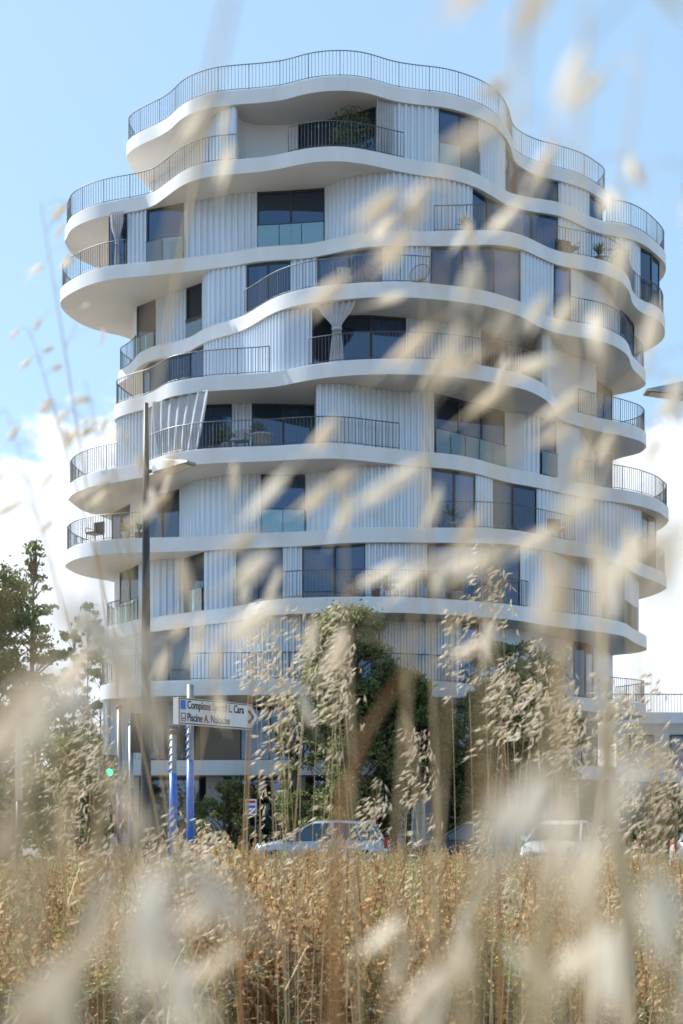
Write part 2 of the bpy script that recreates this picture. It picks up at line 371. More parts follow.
# facades: node = top-line pixel + type of the segment that follows
FAC={
8:[(150,183,'P'),(175,166,'P'),(205,136,'C'),(212,119,'C'),(222,111,'C'),(237,105,'P'),(244,122,'P'),(298,125,'G'),(329.5,119.6,'G'),(376,107,'P'),(394.5,103.5,'C'),(416,104,'C'),(438.4,106,'B'),(458,111,'B'),(480,119,'C'),(495,127,'C'),(509,141,'G'),(525,168,'G'),(560,181,'C'),(593,192.6,'G'),(606,203,'E')],
7:[(109,217.4,'G'),(126,214,'C'),(135,210,'C'),(145,208,'B'),(164,205,'B'),(184,203,'C'),(210,199,'C'),(235,194.3,'C'),(257.3,192.3,'B'),(290,190.5,'B'),(324.5,188,'C'),(334.4,183,'C'),(349.4,178,'C'),(375,174,'C'),(402.4,172.7,'C'),(444.7,176.4,'C'),(475.8,185.6,'G'),(484,197,'G'),(520,206,'G'),(560,216,'C'),(590,226,'C'),(629.5,239,'C'),(647,244,'G'),(659,262,'E')],
6:[(134,311,'P'),(137,307,'B'),(155.8,299.6,'C'),(172,293,'C'),(187,288.4,'B'),(203.8,282,'C'),(206,273,'C'),(220,267.5,'C'),(244.3,262,'G'),(291.4,259.7,'C'),(315.3,256.7,'G'),(334.4,252.8,'G'),(359.3,248,'G'),(382,245.5,'C'),(407,245.5,'C'),(431,245.5,'G'),(480,246,'G'),(526.8,248.3,'C'),(542.4,253.6,'C'),(551,258.6,'C'),(555.5,264.8,'G'),(573.5,268,'P'),(600,284,'P'),(620,310,'G'),(637,325,'E')],
5:[(119,382,'P'),(130,372,'G'),(142,362,'G'),(174.4,353,'G'),(202,344,'C'),(212,337,'C'),(240,330,'C'),(257,321.5,'C'),(267,315,'C'),(284.7,310.8,'C'),(312,308,'G'),(320,315,'G'),(357,314.5,'G'),(406,318,'C'),(440,322,'C'),(479.5,330,'G'),(507,342,'C'),(520.6,347,'G'),(534,351,'P'),(543,333,'P'),(560,336,'P'),(590,343,'P'),(596,380,'G'),(612,391,'E')],
4:[(110,425,'C'),(113,418,'C'),(124.7,412.3,'C'),(149.6,408.5,'C'),(160,406,'G'),(232,404,'C'),(251.8,403.6,'G'),(314.5,404.8,'P'),(316.5,384,'C'),(335,384,'C'),(359.3,386,'C'),(391,391,'C'),(434,392.6,'B'),(469.6,402.3,'B'),(504.4,412.3,'P'),(526,413.7,'C'),(540,417.3,'B'),(558.5,421,'P'),(577,426,'P'),(583,434,'P'),(594.6,449,'G'),(612,456,'E')],
3:[(104,520,'P'),(112,514,'G'),(130,504,'P'),(145,498,'G'),(180,489,'C'),(199,480,'C'),(210,478,'C'),(235,475,'C'),(261,474.5,'B'),(305,474.5,'C'),(330,470.5,'C'),(355,467,'C'),(390,466,'C'),(433.5,468.3,'G'),(475.8,474.5,'C'),(491,479.5,'G'),(539.5,488,'C'),(560,494,'C'),(590,500,'C'),(614,503,'C'),(640,510,'G'),(656,519,'E')],
2:[(112,577,'P'),(120,573,'B'),(139.6,564.7,'C'),(147,561,'C'),(184.4,558.5,'B'),(204,552,'C'),(234,549,'G'),(282.2,547.3,'C'),(302,547.3,'G'),(344.4,545.5,'G'),(365.5,543.6,'C'),(395,543.6,'C'),(427.2,544,'G'),(475,544.5,'G'),(524.3,546,'C'),(552,552.4,'C'),(575,562,'C'),(600,566,'G'),(624,572,'P'),(648,579,'E')],
1:[(117,634.4,'C'),(138.4,632,'G'),(165,629.5,'G'),(189.4,627.4,'C'),(210,623.7,'C'),(235,621,'C'),(272,616.5,'C'),(327,615.5,'G'),(380,621,'C'),(407,621,'C'),(464.6,621,'G'),(492,622,'C'),(540,629,'P'),(577.7,641,'G'),(593.4,646,'C'),(611,655,'E')],
0:[(97,700,'C'),(137,697,'G'),(150,701,'G'),(200,703,'D'),(240,703,'G'),(330,703,'D'),(372,703,'G'),(470,705,'D'),(505,709,'P'),(560,717,'G'),(610,723,'E')],
}
rnd=random.Random(11)
def zt_of(k): return CZ+ZR[k+1]-TH+.0
CUR=[]
def build_run(k,typ,pts,wavy=True):
    z0=CZ+ZR[k]+.004 if k>=0 else .125; z1=zt_of(k)-.004
    if typ in 'CPD':
        mb=MB()
        step=rnd.choice((.052,.06,.06,.072)) if typ=='C' else .25
        Q=resample(pts,step)
        if len(Q)<2: return
        prof=[0,.0,1,1] 
        C=[]
        for i,p in enumerate(Q):
            t=(Q[min(i+1,len(Q)-1)]-Q[max(i-1,0)]).normalized(); nv=Vector((t.y,-t.x))
            off=(.085*prof[i%4]) if typ=='C' else 0
            C.append(p+nv*off)
        # thickness .12
        back=[]
        for i,p in enumerate(Q):
            t=(Q[min(i+1,len(Q)-1)]-Q[max(i-1,0)]).normalized(); back.append(p-Vector((t.y,-t.x))*.1)
        n=len(C)
        for L in (C,back):
            for z in (z0,z1):
                for p in L: mb.v.append((p.x,p.y,z))
        for i in range(n-1):
            mb.f+= [(i,i+1,n+i+1,n+i),(2*n+i+1,2*n+i,3*n+i,3*n+i+1)]; mb.m+=[0,0]
        mb.f+= [(0,n,3*n,2*n),(n-1,3*n-1,4*n-1,2*n-1)]; mb.m+=[0,0]
        T(mb,'corrugated_panel' if typ=='C' else 'wall_panel',{'C':M['panel'],'P':M['plain'],'D':M['beige']}[typ])
    else:
        L=sum((b-a).length for a,b in zip(pts,pts[1:]))
        nn=max(1,int(round(L/1.25)))
        Q=resample(pts,1,n=nn)
        fr=MB(); pn=MB()
        cur=MB(); cur_list=[]
        zs=z0+.10; ze=z1-.10
        def seg(m,a,b,za,zb,w0,w1):
            t=(b-a).normalized(); nv=Vector((t.y,-t.x))
            A=a-nv*w1; B=b-nv*w1; A2=a+nv*w0; B2=b+nv*w0
            m.add([(A2.x,A2.y,za),(B2.x,B2.y,za),(B.x,B.y,za),(A.x,A.y,za),(A2.x,A2.y,zb),(B2.x,B2.y,zb),(B.x,B.y,zb),(A.x,A.y,zb)],[(0,3,2,1),(4,5,6,7),(0,1,5,4),(1,2,6,5),(2,3,7,6),(3,0,4,7)])
        for i,(a,b) in enumerate(zip(Q,Q[1:])):
            t=(b-a).normalized()
            seg(fr,a,b,z0,zs,.02,.06); seg(fr,a,b,ze,z1,.02,.06)
            w=.045 if i else .07
            seg(fr,a-t*0,a+t*w,zs,ze,.024,.064)
            seg(fr,b-t*.045,b,zs,ze,.024,.064)
            seg(pn,a+t*w,b-t*.045,zs,ze,-.01,.03)
            r=rnd.random()
            if r<.5:
                nv=Vector((t.y,-t.x)); ll=(b-a).length; f0,f1=(0,1) if r<.25 else ((0,.45) if r<.38 else (.5,1))
                m=max(4,int((f1-f0)*ll/.05)); o=len(cur.v)
                for j in range(m+1):
                    s=f0+(f1-f0)*j/m; q=a.lerp(b,s)-nv*(.14+.035*math.sin(j*1.9+i))
                    cur.v+= [(q.x,q.y,zs),(q.x,q.y,ze)]
                for j in range(m): cur.f.append((o+2*j,o+2*j+2,o+2*j+3,o+2*j+1)); cur.m.append(0)
                cur_list.append(cur); cur=MB()
        w=T(fr,'window',M['frame']); p=pn.build('pane',M['pane'],w)
        for c in cur_list: c.build('curtain',M['curtain'],w,True)
        if typ=='B':
            bm=MB(); C=resample(pts,.9); 
            for a,b in zip(C,C[1:]):
                t=(b-a).normalized(); seg(bm,a+t*.02,b-t*.02,z0+.05,z0+1.0,.11,-.095)
            gl=T(bm,'glass_balustrade',M['aqua'])
            hb=MB(); C2=[]
            for i,p in enumerate(C):
                t=(C[min(i+1,len(C)-1)]-C[max(i-1,0)]).normalized(); C2.append(p+Vector((t.y,-t.x))*.1)
            hb.tube([(p.x,p.y,z0+1.02) for p in C2],.018,5); hb.build('handrail',M['frame'],gl)
for k,nodes in FAC.items():
    z=ZR[k+1]-TH
    ks=(k,k+1)
    mpts=[Vector(unproj(x,y,z)) for x,y,_ in nodes]
    ins=.16
    # group runs
    i=0
    while i<len(nodes)-1:
        j=i
        while j+1<len(nodes)-1 and nodes[j+1][2]==nodes[i][2]: j+=1
        run=mpts[i:j+2]
        Q=catmull(run,False,.12) if len(run)>2 else resample(run,.12)
        Q=[clampin(q,ks,ins) for q in Q]
        Q=smooth(Q,6,False)
        if nodes[i][2]=='G': Q=[Q[0]]+Q[1:-1]+[Q[-1]]
        build_run(k,nodes[i][2],Q)
        i=j+1
    # back wall
    A=clampin(mpts[-1],ks,ins); B=clampin(mpts[0],ks,ins)
    bk=[A]
    for a in range(1,12):
        t=a/12; ang=math.pi*t
        bk.append(Vector((A.x*(1-t)+B.x*t+.6*math.cos(ang)*math.sin(ang),A.y*(1-t)+B.y*t+10.2*math.sin(ang)**.75)))
    bk.append(B)
    Q=[clampin(q,ks,.5) if 2<ii<len(bk)*8 else q for ii,q in enumerate(catmull(bk,False,.25))]
    build_run(k,'C' ,Q)
    # inner core with partitions
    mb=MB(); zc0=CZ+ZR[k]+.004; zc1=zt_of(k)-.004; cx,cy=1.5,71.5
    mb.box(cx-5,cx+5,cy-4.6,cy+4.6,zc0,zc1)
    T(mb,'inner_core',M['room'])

# ground floor
for (x0,x1,y0,y1) in [(-9.6,-8.4,62.2,62.5),(-5.6,-4.9,62.0,62.3),(2.55,3.6,59.95+.5,60.8),(6.8,7.4,63.5,63.8),(-2.0,-1.5,62.3,62.6)]:
    mb=MB(); mb.box(x0,x1,y0,y1,.12,CZ+ZR[0]-TH-.004); T(mb,'wall_panel',M['plain'])
mb=MB(); 
Q=resample([Vector((2.25,59.4+.85)),Vector((3.35,59.4+.85))],.055); build_pts=Q
zz0,zz1=.125,CZ+ZR[0]-TH-.004
C=[]
for i,p in enumerate(Q): C.append(p+Vector((0,-1))*(.05 if i%4>1 else 0))
n=len(C)
for z in (zz0,zz1):
    for p in C: mb.v.append((p.x,p.y,z))
for i in range(n-1): mb.f.append((i,i+1,n+i+1,n+i)); mb.m.append(0)
mb.box(2.25,3.35,60.27,60.44,zz0,zz1)
T(mb,'corrugated_panel',M['panel'])
for (x0,x1) in [(-8.4,-5.9),(-4.6,-2.2),(-1.2,2.4),(3.6,6.8)]:
    fr=MB(); pn=MB(); y=62.6; nn=max(1,int((x1-x0)/1.2)); w=(x1-x0)/nn
    for i in range(nn):
        a=x0+i*w; b=a+w
        fr.box(a,a+.06,y,y+.08,.12,3.25); fr.box(b-.05,b-.002,y,y+.08,.12,3.25); fr.box(a+.06,b-.05,y,y+.08,3.15,3.25); fr.box(a+.06,b-.05,y,y+.08,.12,.22)
        pn.box(a+.06,b-.05,y+.02,y+.05,.22,3.15)
    w=T(fr,'window',M['frame']); pn.build('pane',M['pane'],w)
for q in ((-9.4,11,66,66.3),(-9.4,-9.2,62.6,65.99),(8.6,8.8,63.8,65.99)): mb=MB(); mb.box(*q,.12,3.29); T(mb,'inner_wall',M['beige'])
for q in ((9,15.8,70,78),(-11,-9.6,64,76)): mb=MB(); mb.box(*q,.12,3.29); T(mb,'wall_panel',M['beige'])

# ------------------------------------------------------------------ things on the balconies
def front_at(k,px):
    P=SLAB[k]; n=len(P); li=min(range(n),key=lambda i:px_of(P[i])); ri=max(range(n),key=lambda i:px_of(P[i]))
    best=None; i=li
    while i!=ri:
        a=px_of(P[i]); 
        if best is None or abs(a-px)<best[0]: best=(abs(a-px),P[i])
        i=(i+1)%n
    return best[1]
def floor_pt(k,px,back):
    p=front_at(k,px); D=p.y+back
    return Vector(((px-CX)*D/F,D,CZ+ZR[k]+.003))
def leafball(mb,c,r,n,size,rx=1,rz=1,mi=0,rn=random):
    for _ in range(n):
        d=Vector((rn.gauss(0,1),rn.gauss(0,1),rn.gauss(0,1))).normalized()*(r*rn.uniform(.35,1)**.6)
        p=Vector(c)+Vector((d.x*rx,d.y*rx,d.z*rz)); a=Vector((rn.gauss(0,1),rn.gauss(0,1),rn.gauss(0,1))).normalized(); b=a.cross(Vector((rn.gauss(0,1),rn.gauss(0,1),rn.gauss(0,1)))).normalized()
        s=size*rn.uniform(.6,1.3)
        mb.add([p-a*s,p+b*s*.45,p+a*s,p-b*s*.45],[(0,1,2,3)],mi)
def pot(t,r,h,m):
    mb=MB(); mb.lathe((0,0,0),[(r*.7,0),(r,h*.9),(r*1.08,h*.9),(r*1.08,h),(r*.95,h),(r*.9,h*.9)],14); mb.build('pot',m,t,True)
def bush_pot(name,label,k,px,back,r,h,pr=.2,ph=.35,m='pot',lm='leaf',n=420):
    t=thing(name,label,'potted plant',floor_pt(k,px,back)); pot(t,pr,ph,M[m])
    mb=MB(); leafball(mb,(0,0,ph+h*.5),1,n,.05,r,h*.5); mb.build('foliage',M[lm],t)
    mb=MB(); mb.tube([(0,0,ph-.05),(0,0,ph+h*.5)],.015,5); mb.build('stem',M['bark'],t)
def spiky(name,label,k,px,back,L,pr=.2,ph=.35,m='pot',n=34):
    t=thing(name,label,'potted plant',floor_pt(k,px,back)); pot(t,pr,ph,M[m]); mb=MB()
    for i in range(n):
        a=random.uniform(0,2*math.pi); e=random.uniform(.25,1.35); d=Vector((math.cos(a)*math.cos(e),math.sin(a)*math.cos(e),math.sin(e))); s=d.cross(Vector((0,0,1))).normalized()*.03
        l=L*random.uniform(.7,1); p=Vector((0,0,ph+.1)); q=p+d*l*.6; e2=p+d*l+Vector((0,0,-.18*l*math.cos(e)))
        mb.add([p-s,p+s,q+s*.8,q-s*.8,e2],[(0,1,2,3),(3,2,4)])
    mb.build('foliage',M['leaf'],t); mb=MB(); mb.lathe((0,0,ph-.1),[(.05,0),(.04,.25)],8); mb.build('stem',M['bark'],t)
bush_pot('potted_bush','large dark bush filling the top terrace behind the railing',8,352,1.6,.95,1.9,.3,.45,'potgrey','needle',1500)
spiky('potted_yucca','spiky yucca in a pot beside the bicycle on the upper right balcony',7,599,.7,.75,.2,.35)
spiky('potted_palm','spiky plant behind the railing left of the dark lounge window, second balcony from the top',7,465,.6,.6,.2,.3,'potgrey')
spiky('potted_palm','broad spiky palm standing inside the corner window above the long planter',3,450,1.15,1.0,.26,.4,'potgrey',46)
bush_pot('potted_shrub','bushy shrub in a grey planter along the railing, widest plant of its balcony',2,438,.7,.75,.9,.3,.45,'potgrey','leaf2',1100)
bush_pot('potted_shrub','low rounded shrub just right of the widest planter on the same balcony',2,457,.7,.4,.8,.22,.4,'potgrey','leaf',500)
spiky('potted_fern','arching green fern by the door left of the wooden table',2,354,.6,.55,.2,.4,'pot')
bush_pot('potted_shrub','slim potted shrub right of the arching fern, beside the wooden table',2,376,.6,.3,.75,.18,.4,'pot','leaf2',350)
bush_pot('potted_shrub','small green plant between the two doors behind the left railing bend',4,226,.8,.32,.7,.18,.35,'potgrey','needle',350)
bush_pot('potted_shrub','leafy plant behind the pale round planter, fifth balcony',4,258,1.3,.35,.9,.2,.4,'potgrey','leaf',450)
t=thing('round_planter','pale round planter standing on the balcony with the big drape','planter',floor_pt(4,262,.7)); pot(t,.42,.62,M['potgrey']); mb=MB(); leafball(mb,(0,0,.62),1,60,.05,.3,.08); mb.build('foliage',M['leaf'],t)
bush_pot('potted_shrub','small plant in a dark pot at the rounded left end balcony',3,126,.8,.28,.45,.2,.4,'potgrey','leaf',260)
spiky('potted_aloe','small spiky plant on the rounded left balcony nearest the lamp post',3,139,.8,.5,.2,.35,'pot',24)
bush_pot('potted_shrub','potted plant with grey leaves low on the right-hand middle balcony',5,470,.7,.4,.35,.2,.2,'potgrey','weed' if 0 else 'leaf2',240)

def wire_chair(label,k,px,back,rz,col):
    t=thing('wire_egg_chair',label,'chair',floor_pt(k,px,back),rz,'round wire chairs on the terrace')
    mb=MB(); rim=[]
    for i in range(25):
        a=2*math.pi*i/24; rim.append((math.cos(a)*.40,.22-.28*math.sin(a)*.4-.1,.62+.46*math.sin(a)*.88))
    c=(0,.28,.48)
    rim=[(x,.05+(z-.62)*.45,z) for x,_,z in rim]
    mb.tube(rim,.018,6); mb.build('rim',M[col],t)
    mb=MB()
    for i in range(24):
        a=Vector(rim[i]); b=Vector((0,.28,.42)); mid=(a+b)/2+Vector((0,.10,-.05)); mb.tube([a,mid,b],.006,4)
    mb.build('cord_shell',M[col],t)
    for i in range(3):
        a=2*math.pi*i/3+.5; mb=MB(); mb.tube([(.05*math.cos(a),.22+.05*math.sin(a),.42),(.3*math.cos(a),.18+.3*math.sin(a),.0)],.011,5); mb.build('leg',M['frame'],t)
wire_chair('dark round wire chair, left one of the pair facing outward',6,371,.75,.5,'black')
wire_chair('pale brown round wire chair in front of the white ribbed wall',6,419,.7,-.4,'wood')
def fchair(name,label,k,px,back,rz,m,w=.55,cat='chair',group=None):
    t=thing(name,label,cat,floor_pt(k,px,back),rz,group)
    h=w/2
    mb=MB(); mb.box(-h,h,-h,h,.40,.47); mb.build('seat',M[m],t)
    mb=MB(); mb.box(-h,h,h-.05,h+.02,.475,.95,M=None); mb.build('backrest',M[m],t)
    for sx in (-1,1):
        for sy in (-1,1):
            mb=MB(); mb.tube([(sx*(h-.04),sy*(h-.04),.40),(sx*h,sy*h,0)],.018,5); mb.build('leg',M['frame'],t)
        mb=MB(); mb.tube([(sx*h,-h,.45),(sx*h,-h,.66),(sx*h,h-.06,.66)],.016,5); mb.build('armrest',M['frame'],t)
fchair('armchair','dark armchair behind the upper right railing, left of the yucca',7,567,.8,.4,'black',.75)
fchair('garden_chair','dark chair alone on the rounded left end balcony',3,95,.7,-.6,'black')
fchair('garden_chair','dark chair at the left of the pale round planter',4,217,.8,.2,'black',.6)
fchair('garden_chair','light grey chair between planter and dark chair under the drape',4,240,.8,-.3,'potgrey',.6)
fchair('garden_chair','wooden chair left of the table behind the long front railing',2,391,.7,1.3,'wood',.45)
fchair('garden_chair','dark chair standing before the three doors at the long terrace left end',6,345,.7,.2,'potgrey',.5)
fchair('garden_chair','dark chair near the corner of the lower right balcony',3,556,.7,.2,'wood',.55)
t=thing('wooden_table','small brown wooden table behind the long front railing','table',floor_pt(2,403,.7))
mb=MB(); mb.box(-.55,.55,-.35,.35,.70,.75); mb.build('tabletop',M['wood'],t)
for sx in (-1,1):
    for sy in (-1,1): mb=MB(); mb.box(sx*.5-.03,sx*.5+.03,sy*.3-.03,sy*.3+.03,0,.70); mb.build('leg',M['wood'],t)
# bicycle
t=thing('bicycle','dark bicycle leaning upright behind the upper right balcony railing','bicycle',floor_pt(7,614,.55),-.9)
for x in (-.5,.5):
    mb=MB(); mb.tube([(x+.33*math.cos(a),0,.34+.33*math.sin(a)) for a in [2*math.pi*i/24 for i in range(25)]],.018,6); wh=mb.build('wheel',M['tyre'],t)
    mb=MB()
    for i in range(12):
        a=math.pi*2*i/12; mb.tube([(x,0,.34),(x+.31*math.cos(a),0,.34+.31*math.sin(a))],.003,3)
    mb.build('spokes',M['galv'],wh)
mb=MB()
for a,b in [((-.5,0,.34),(-.08,0,.32)),((-.08,0,.32),(-.2,0,.85)),((-.5,0,.34),(-.18,0,.78)),((-.08,0,.32),(.36,0,.78)),((-.19,0,.78),(.34,0,.82)),((.34,0,.9),(.5,0,.34))]: mb.tube([a,b],.018,6)
mb.build('frame',M['black'],t)
mb=MB(); mb.tube([(.3,-.25,.96),(.36,0,.95),(.3,.25,.96)],.014,6); mb.build('handlebar',M['darkmetal'],t)
mb=MB(); mb.box(-.32,-.1,-.06,.06,.85,.89); mb.build('saddle',M['black'],t)

# outdoor curtains hanging on the terraces
def hang(label,k,x0,x1,back,tie=None,flare=None,m='drape'):
    a=floor_pt(k,x0,back); b=floor_pt(k,x1,back); h=ST-TH-.01
    n=64; rows=14; mb=MB(); base=(a+b)/2; w=(b-a); nv=Vector((w.y,-w.x,0)).normalized()
    for r in range(rows+1):
        u=r/rows
        sq=1.0
        if tie: 
            sq=1-.78*math.exp(-((u-tie)/.22)**2)*1.0 if u<tie else 1-.78+.2*((u-tie)/(1-tie))
        for i in range(n+1):
            s=i/n; c=.5+(s-.5)*sq
            fold=.05*math.sin(s*n*.62+.6*math.sin(u*3))*(.35+.65*sq)
            off=fold
            xo=0
            if flare: xo=-flare*(1-s)*u**1.6*0+flare*(u**1.5)*(.5-s); off+=.35*u*math.sin(s*2.2)
            p=a+w*c-base+nv*off+w.normalized()*xo
            mb.v.append((p.x,p.y,h*(1-u)+.02))
    for r in range(rows):
        for i in range(n):
            q=r*(n+1)+i; mb.f.append((q,q+1,q+n+2,q+n+1)); mb.m.append(0)
    t=thing('terrace_curtain',label,'curtain',base)
    mb.build('cloth',M[m],t,True)
    mb=MB(); e=w.normalized(); mb.tube([a-base+Vector((0,0,h-.0)),b-base+Vector((0,0,h-.0))],.015,5); mb.build('rail',M['frame'],t)
    if tie:
        mb=MB(); mb.lathe((0,0,h*(1-tie)-.04),[(w.length*.13,0),(w.length*.13,.08)],12); mb.build('tieback',M['drape'],t)
hang('grey curtain tied in at the middle, hanging under the fifth slab from the top',5,318,356,.5,tie=.42)
hang('grey curtain hanging straight beside the ribbed wall on the highest terrace',8,377,393,.7)
hang('curtain hanging beside the far left rounded balcony opening',7,110,124,.5,tie=.55)
hang('curtain gathered at the left of the open right-hand recess, below the bicycle balcony',6,556,573,1.3)
hang('wide grey drape blown open behind the left railing bend, beside the lamp post',4,152,209,.55,flare=.7)

# ------------------------------------------------------------------ neighbour building
t=thing('low_apartment_building','low white neighbouring building with a railed roof terrace to the right of the tower','building',(22,90,0))
def nb(name,m,*boxes,p=None):
    mb=MB()
    for b in boxes: mb.box(*[b[0]-22,b[1]-22,b[2]-90,b[3]-90,b[4],b[5]])
    return mb.build(name,m,p or t)
nb('wall',M['plain'],(15.5,34,84.6,98,.12,6.9))
nb('roof_slab',M['slab'],(14.6,35,83.6,99,6.9,7.5)); nb('floor_slab',M['slab'],(14.9,35,83.9,84.55,3.4,3.95))
for i in range(7):
    x=16.2+i*2.3
    for z in (4.3,.9):
        w=nb('window',M['frame'],(x,x+1.4,84.50,84.57,z,z+2.0)); nb('pane',M['pane'],(x+.08,x+1.32,84.47,84.495,z+.08,z+1.92),p=w)
mb=MB()
for i in range(120): mb.tube([(14.8-22+i*.165,83.75-90,7.5),(14.8-22+i*.165,83.75-90,8.5)],.012,4,cap=False)
mb.tube([(14.8-22,83.75-90,8.52),(34.7-22,83.75-90,8.52)],.03,5); mb.build('roof_railing',M['rail'],t)

# ------------------------------------------------------------------ street furniture
def lamp(label,px,D,headpx,ztop,zarm,rz,armlen,hl=.72):
    x=(px-CX)*D/F
    t=thing('street_lamp',label,'street lamp',(x,D,gz(x,D) if D<32 else .0),rz,'street lamps along the road')
    b=-t.location.z
    mb=MB(); mb.tube([(0,0,0),(0,0,1.2),(0,0,zarm-.8),(0,0,ztop)],[.095,.09,.062,.04],12); mb.build('pole',M['galv'] if 0 else M['darkmetal'],t,True)
    mb=MB(); mb.lathe((0,0,0),[(.2,0),(.2,.03),(.13,.06),(.12,.5)],12); mb.build('base',M['darkmetal'],t)
    mb=MB(); mb.tube([(0,0,zarm-.02),(armlen,0,zarm+.02)],.03,8); mb.build('arm',M['darkmetal'],t)
    # faceted tapering head
    L=hl; mb=MB(); x0=armlen
    v=[(x0,-.09,zarm-.06),(x0,.09,zarm-.06),(x0,.07,zarm+.07),(x0,-.07,zarm+.07),
       (x0+L*.3,-.19,zarm-.07),(x0+L*.3,.19,zarm-.07),(x0+L*.3,.13,zarm+.12),(x0+L*.3,-.13,zarm+.12),
       (x0+L,-.12,zarm-.01),(x0+L,.12,zarm-.01),(x0+L,.10,zarm+.02),(x0+L,-.10,zarm+.02)]
    f=[(0,1,2,3)]
    for r in (0,4):
        for i in range(4): f.append((r+i,r+(i+1)%4,r+4+(i+1)%4,r+4+i))
    f.append((11,10,9,8)); mb.add(v,f); h=mb.build('lamp_head',M['galv'],t)
    mb=MB(); mb.add([(x0+L*.33,-.15,zarm-.075),(x0+L*.33,.15,zarm-.075),(x0+L*.92,.10,zarm-.024),(x0+L*.92,-.10,zarm-.024)],[(0,3,2,1)]); mb.build('lens',M['lens'],h)
    return t
lamp('tall dark tapered street lamp in front of the tower, its head over the fourth balcony',146,24,None,8.15,7.05,R(-38),.22,.78)
t2=lamp('pale street lamp head reaching in from the right edge of the picture',755,20,None,7.6,7.15,R(180),.72,.75)

# direction sign
A=at(177,0,26.0); A=Vector((A.x,26.0,0)); dv=Vector((1.2,1.72,0)).normalized()
ang=math.atan2(dv.y,dv.x)
g0=gz(A.x,A.y)
t=thing('direction_sign','white direction sign with two lines of text on blue-wrapped posts','sign',(A.x,A.y,g0),ang)
ztop=CZ+(HY-697)*26.0/F-g0; zb=CZ+(HY-724)*26.0/F-g0; SL=2.05
mb=MB(); out=[(0,zb),(SL,zb),(SL+.22,(zb+ztop)/2),(SL,ztop),(0,ztop)]
mb.add([(x,-.03,z) for x,z in out]+[(x,.09,z) for x,z in out],[(0,1,2,3,4),(9,8,7,6,5)]+[(i,i+5,(i+1)%5+5,(i+1)%5) for i in range(5)])
bd=mb.build('sign_panel',M['signface'],t)
mb=MB()
def bar(a,b,w=.016,y=-.036):
    a=Vector((a[0],y,a[1])); b=Vector((b[0],y,b[1])); d=(b-a).normalized(); s=Vector((-d.z,0,d.x))*w/2
    vs=[a-s,b-s,b+s,a+s]; mb.add([(p.x,y,p.z) for p in vs]+[(p.x,y+.006,p.z) for p in vs],[(0,1,2,3),(7,6,5,4),(0,4,5,1),(1,5,6,2),(2,6,7,3),(3,7,4,0)])
e=.02; bar((e,zb+e),(SL-.01,zb+e)); bar((e,ztop-e),(SL-.01,ztop-e)); bar((e,zb+e),(e,ztop-e)); bar((SL-.01,ztop-e),(SL+.19,(zb+ztop)/2)); bar((SL-.01,zb+e),(SL+.19,(zb+ztop)/2))
mb.build('border',M['black'],t)
mb=MB(); zc=(zb+ztop)/2; bar((SL-.10,zc+.11),(SL+.04,zc),.05); bar((SL+.04,zc),(SL-.10,zc-.11),.05); mb.build('arrow',M['black'],t)
mb=MB(); mb.box(.06,.19,-.037,-.031,zc+.03,zc+.19); mb.build('pictogram',M['blue'],t)
mb=MB(); bar((.07,zc-.04),(.19,zc-.04),.012); bar((.07,zc-.17),(.19,zc-.17),.012); bar((.076,zc-.04),(.076,zc-.17),.012); bar((.184,zc-.04),(.184,zc-.17),.012); bar((.1,zc-.14),(.16,zc-.12),.02); mb.build('pictogram',M['black'],t)
def text(s,size,x,z,m,parent,xs=1.0,y=-.034):
    cu=bpy.data.curves.new('lettering','FONT'); cu.body=s; cu.size=size; cu.extrude=.0015; cu.offset=.003
    o=bpy.data.objects.new('lettering_tmp',cu); COL.objects.link(o); bpy.context.view_layer.update()
    me=bpy.data.meshes.new_from_object(o.evaluated_get(bpy.context.evaluated_depsgraph_get())); bpy.data.objects.remove(o)
    me.materials.clear(); me.materials.append(m); q=bpy.data.objects.new('lettering',me); COL.objects.link(q); q.parent=parent
    q.rotation_euler=(R(90),0,0); q.location=(x,y,z); q.scale=(xs,1,1); return q
text('Complexe Sportif L. Cara',.20,.23,zc+.05,M['black'],t,.76)
text('Piscine A. Nakache',.20,.23,zc-.17,M['black'],t,.76)
for (x,y,zt,mt,zmid) in ((.08,.16,ztop-.62,'galv',2.3),(.55,.17,ztop+.26,'galv',2.55)):
    pl=MB(); pl.tube([(x,y,0),(x,y,zt)],.062,12); pp=pl.build('post',M[mt],t,True)
    w=MB(); w.tube([(x,y,.3),(x,y,zmid)],.068,12)
    for i in range(5): w.tube([(x+.07*math.cos(q),y+.07*math.sin(q),zmid+i*.13+.02*q) for q in [j*.5 for j in range(8)]],.02,5)
    w.build('blue_wrap',M['blue'],pp,True)
mb=MB(); mb.lathe((.08,.16,ztop-.64),[(.075,0),(.075,.07),(.05,.09)],12); mb.build('post_cap',M['black'],t)

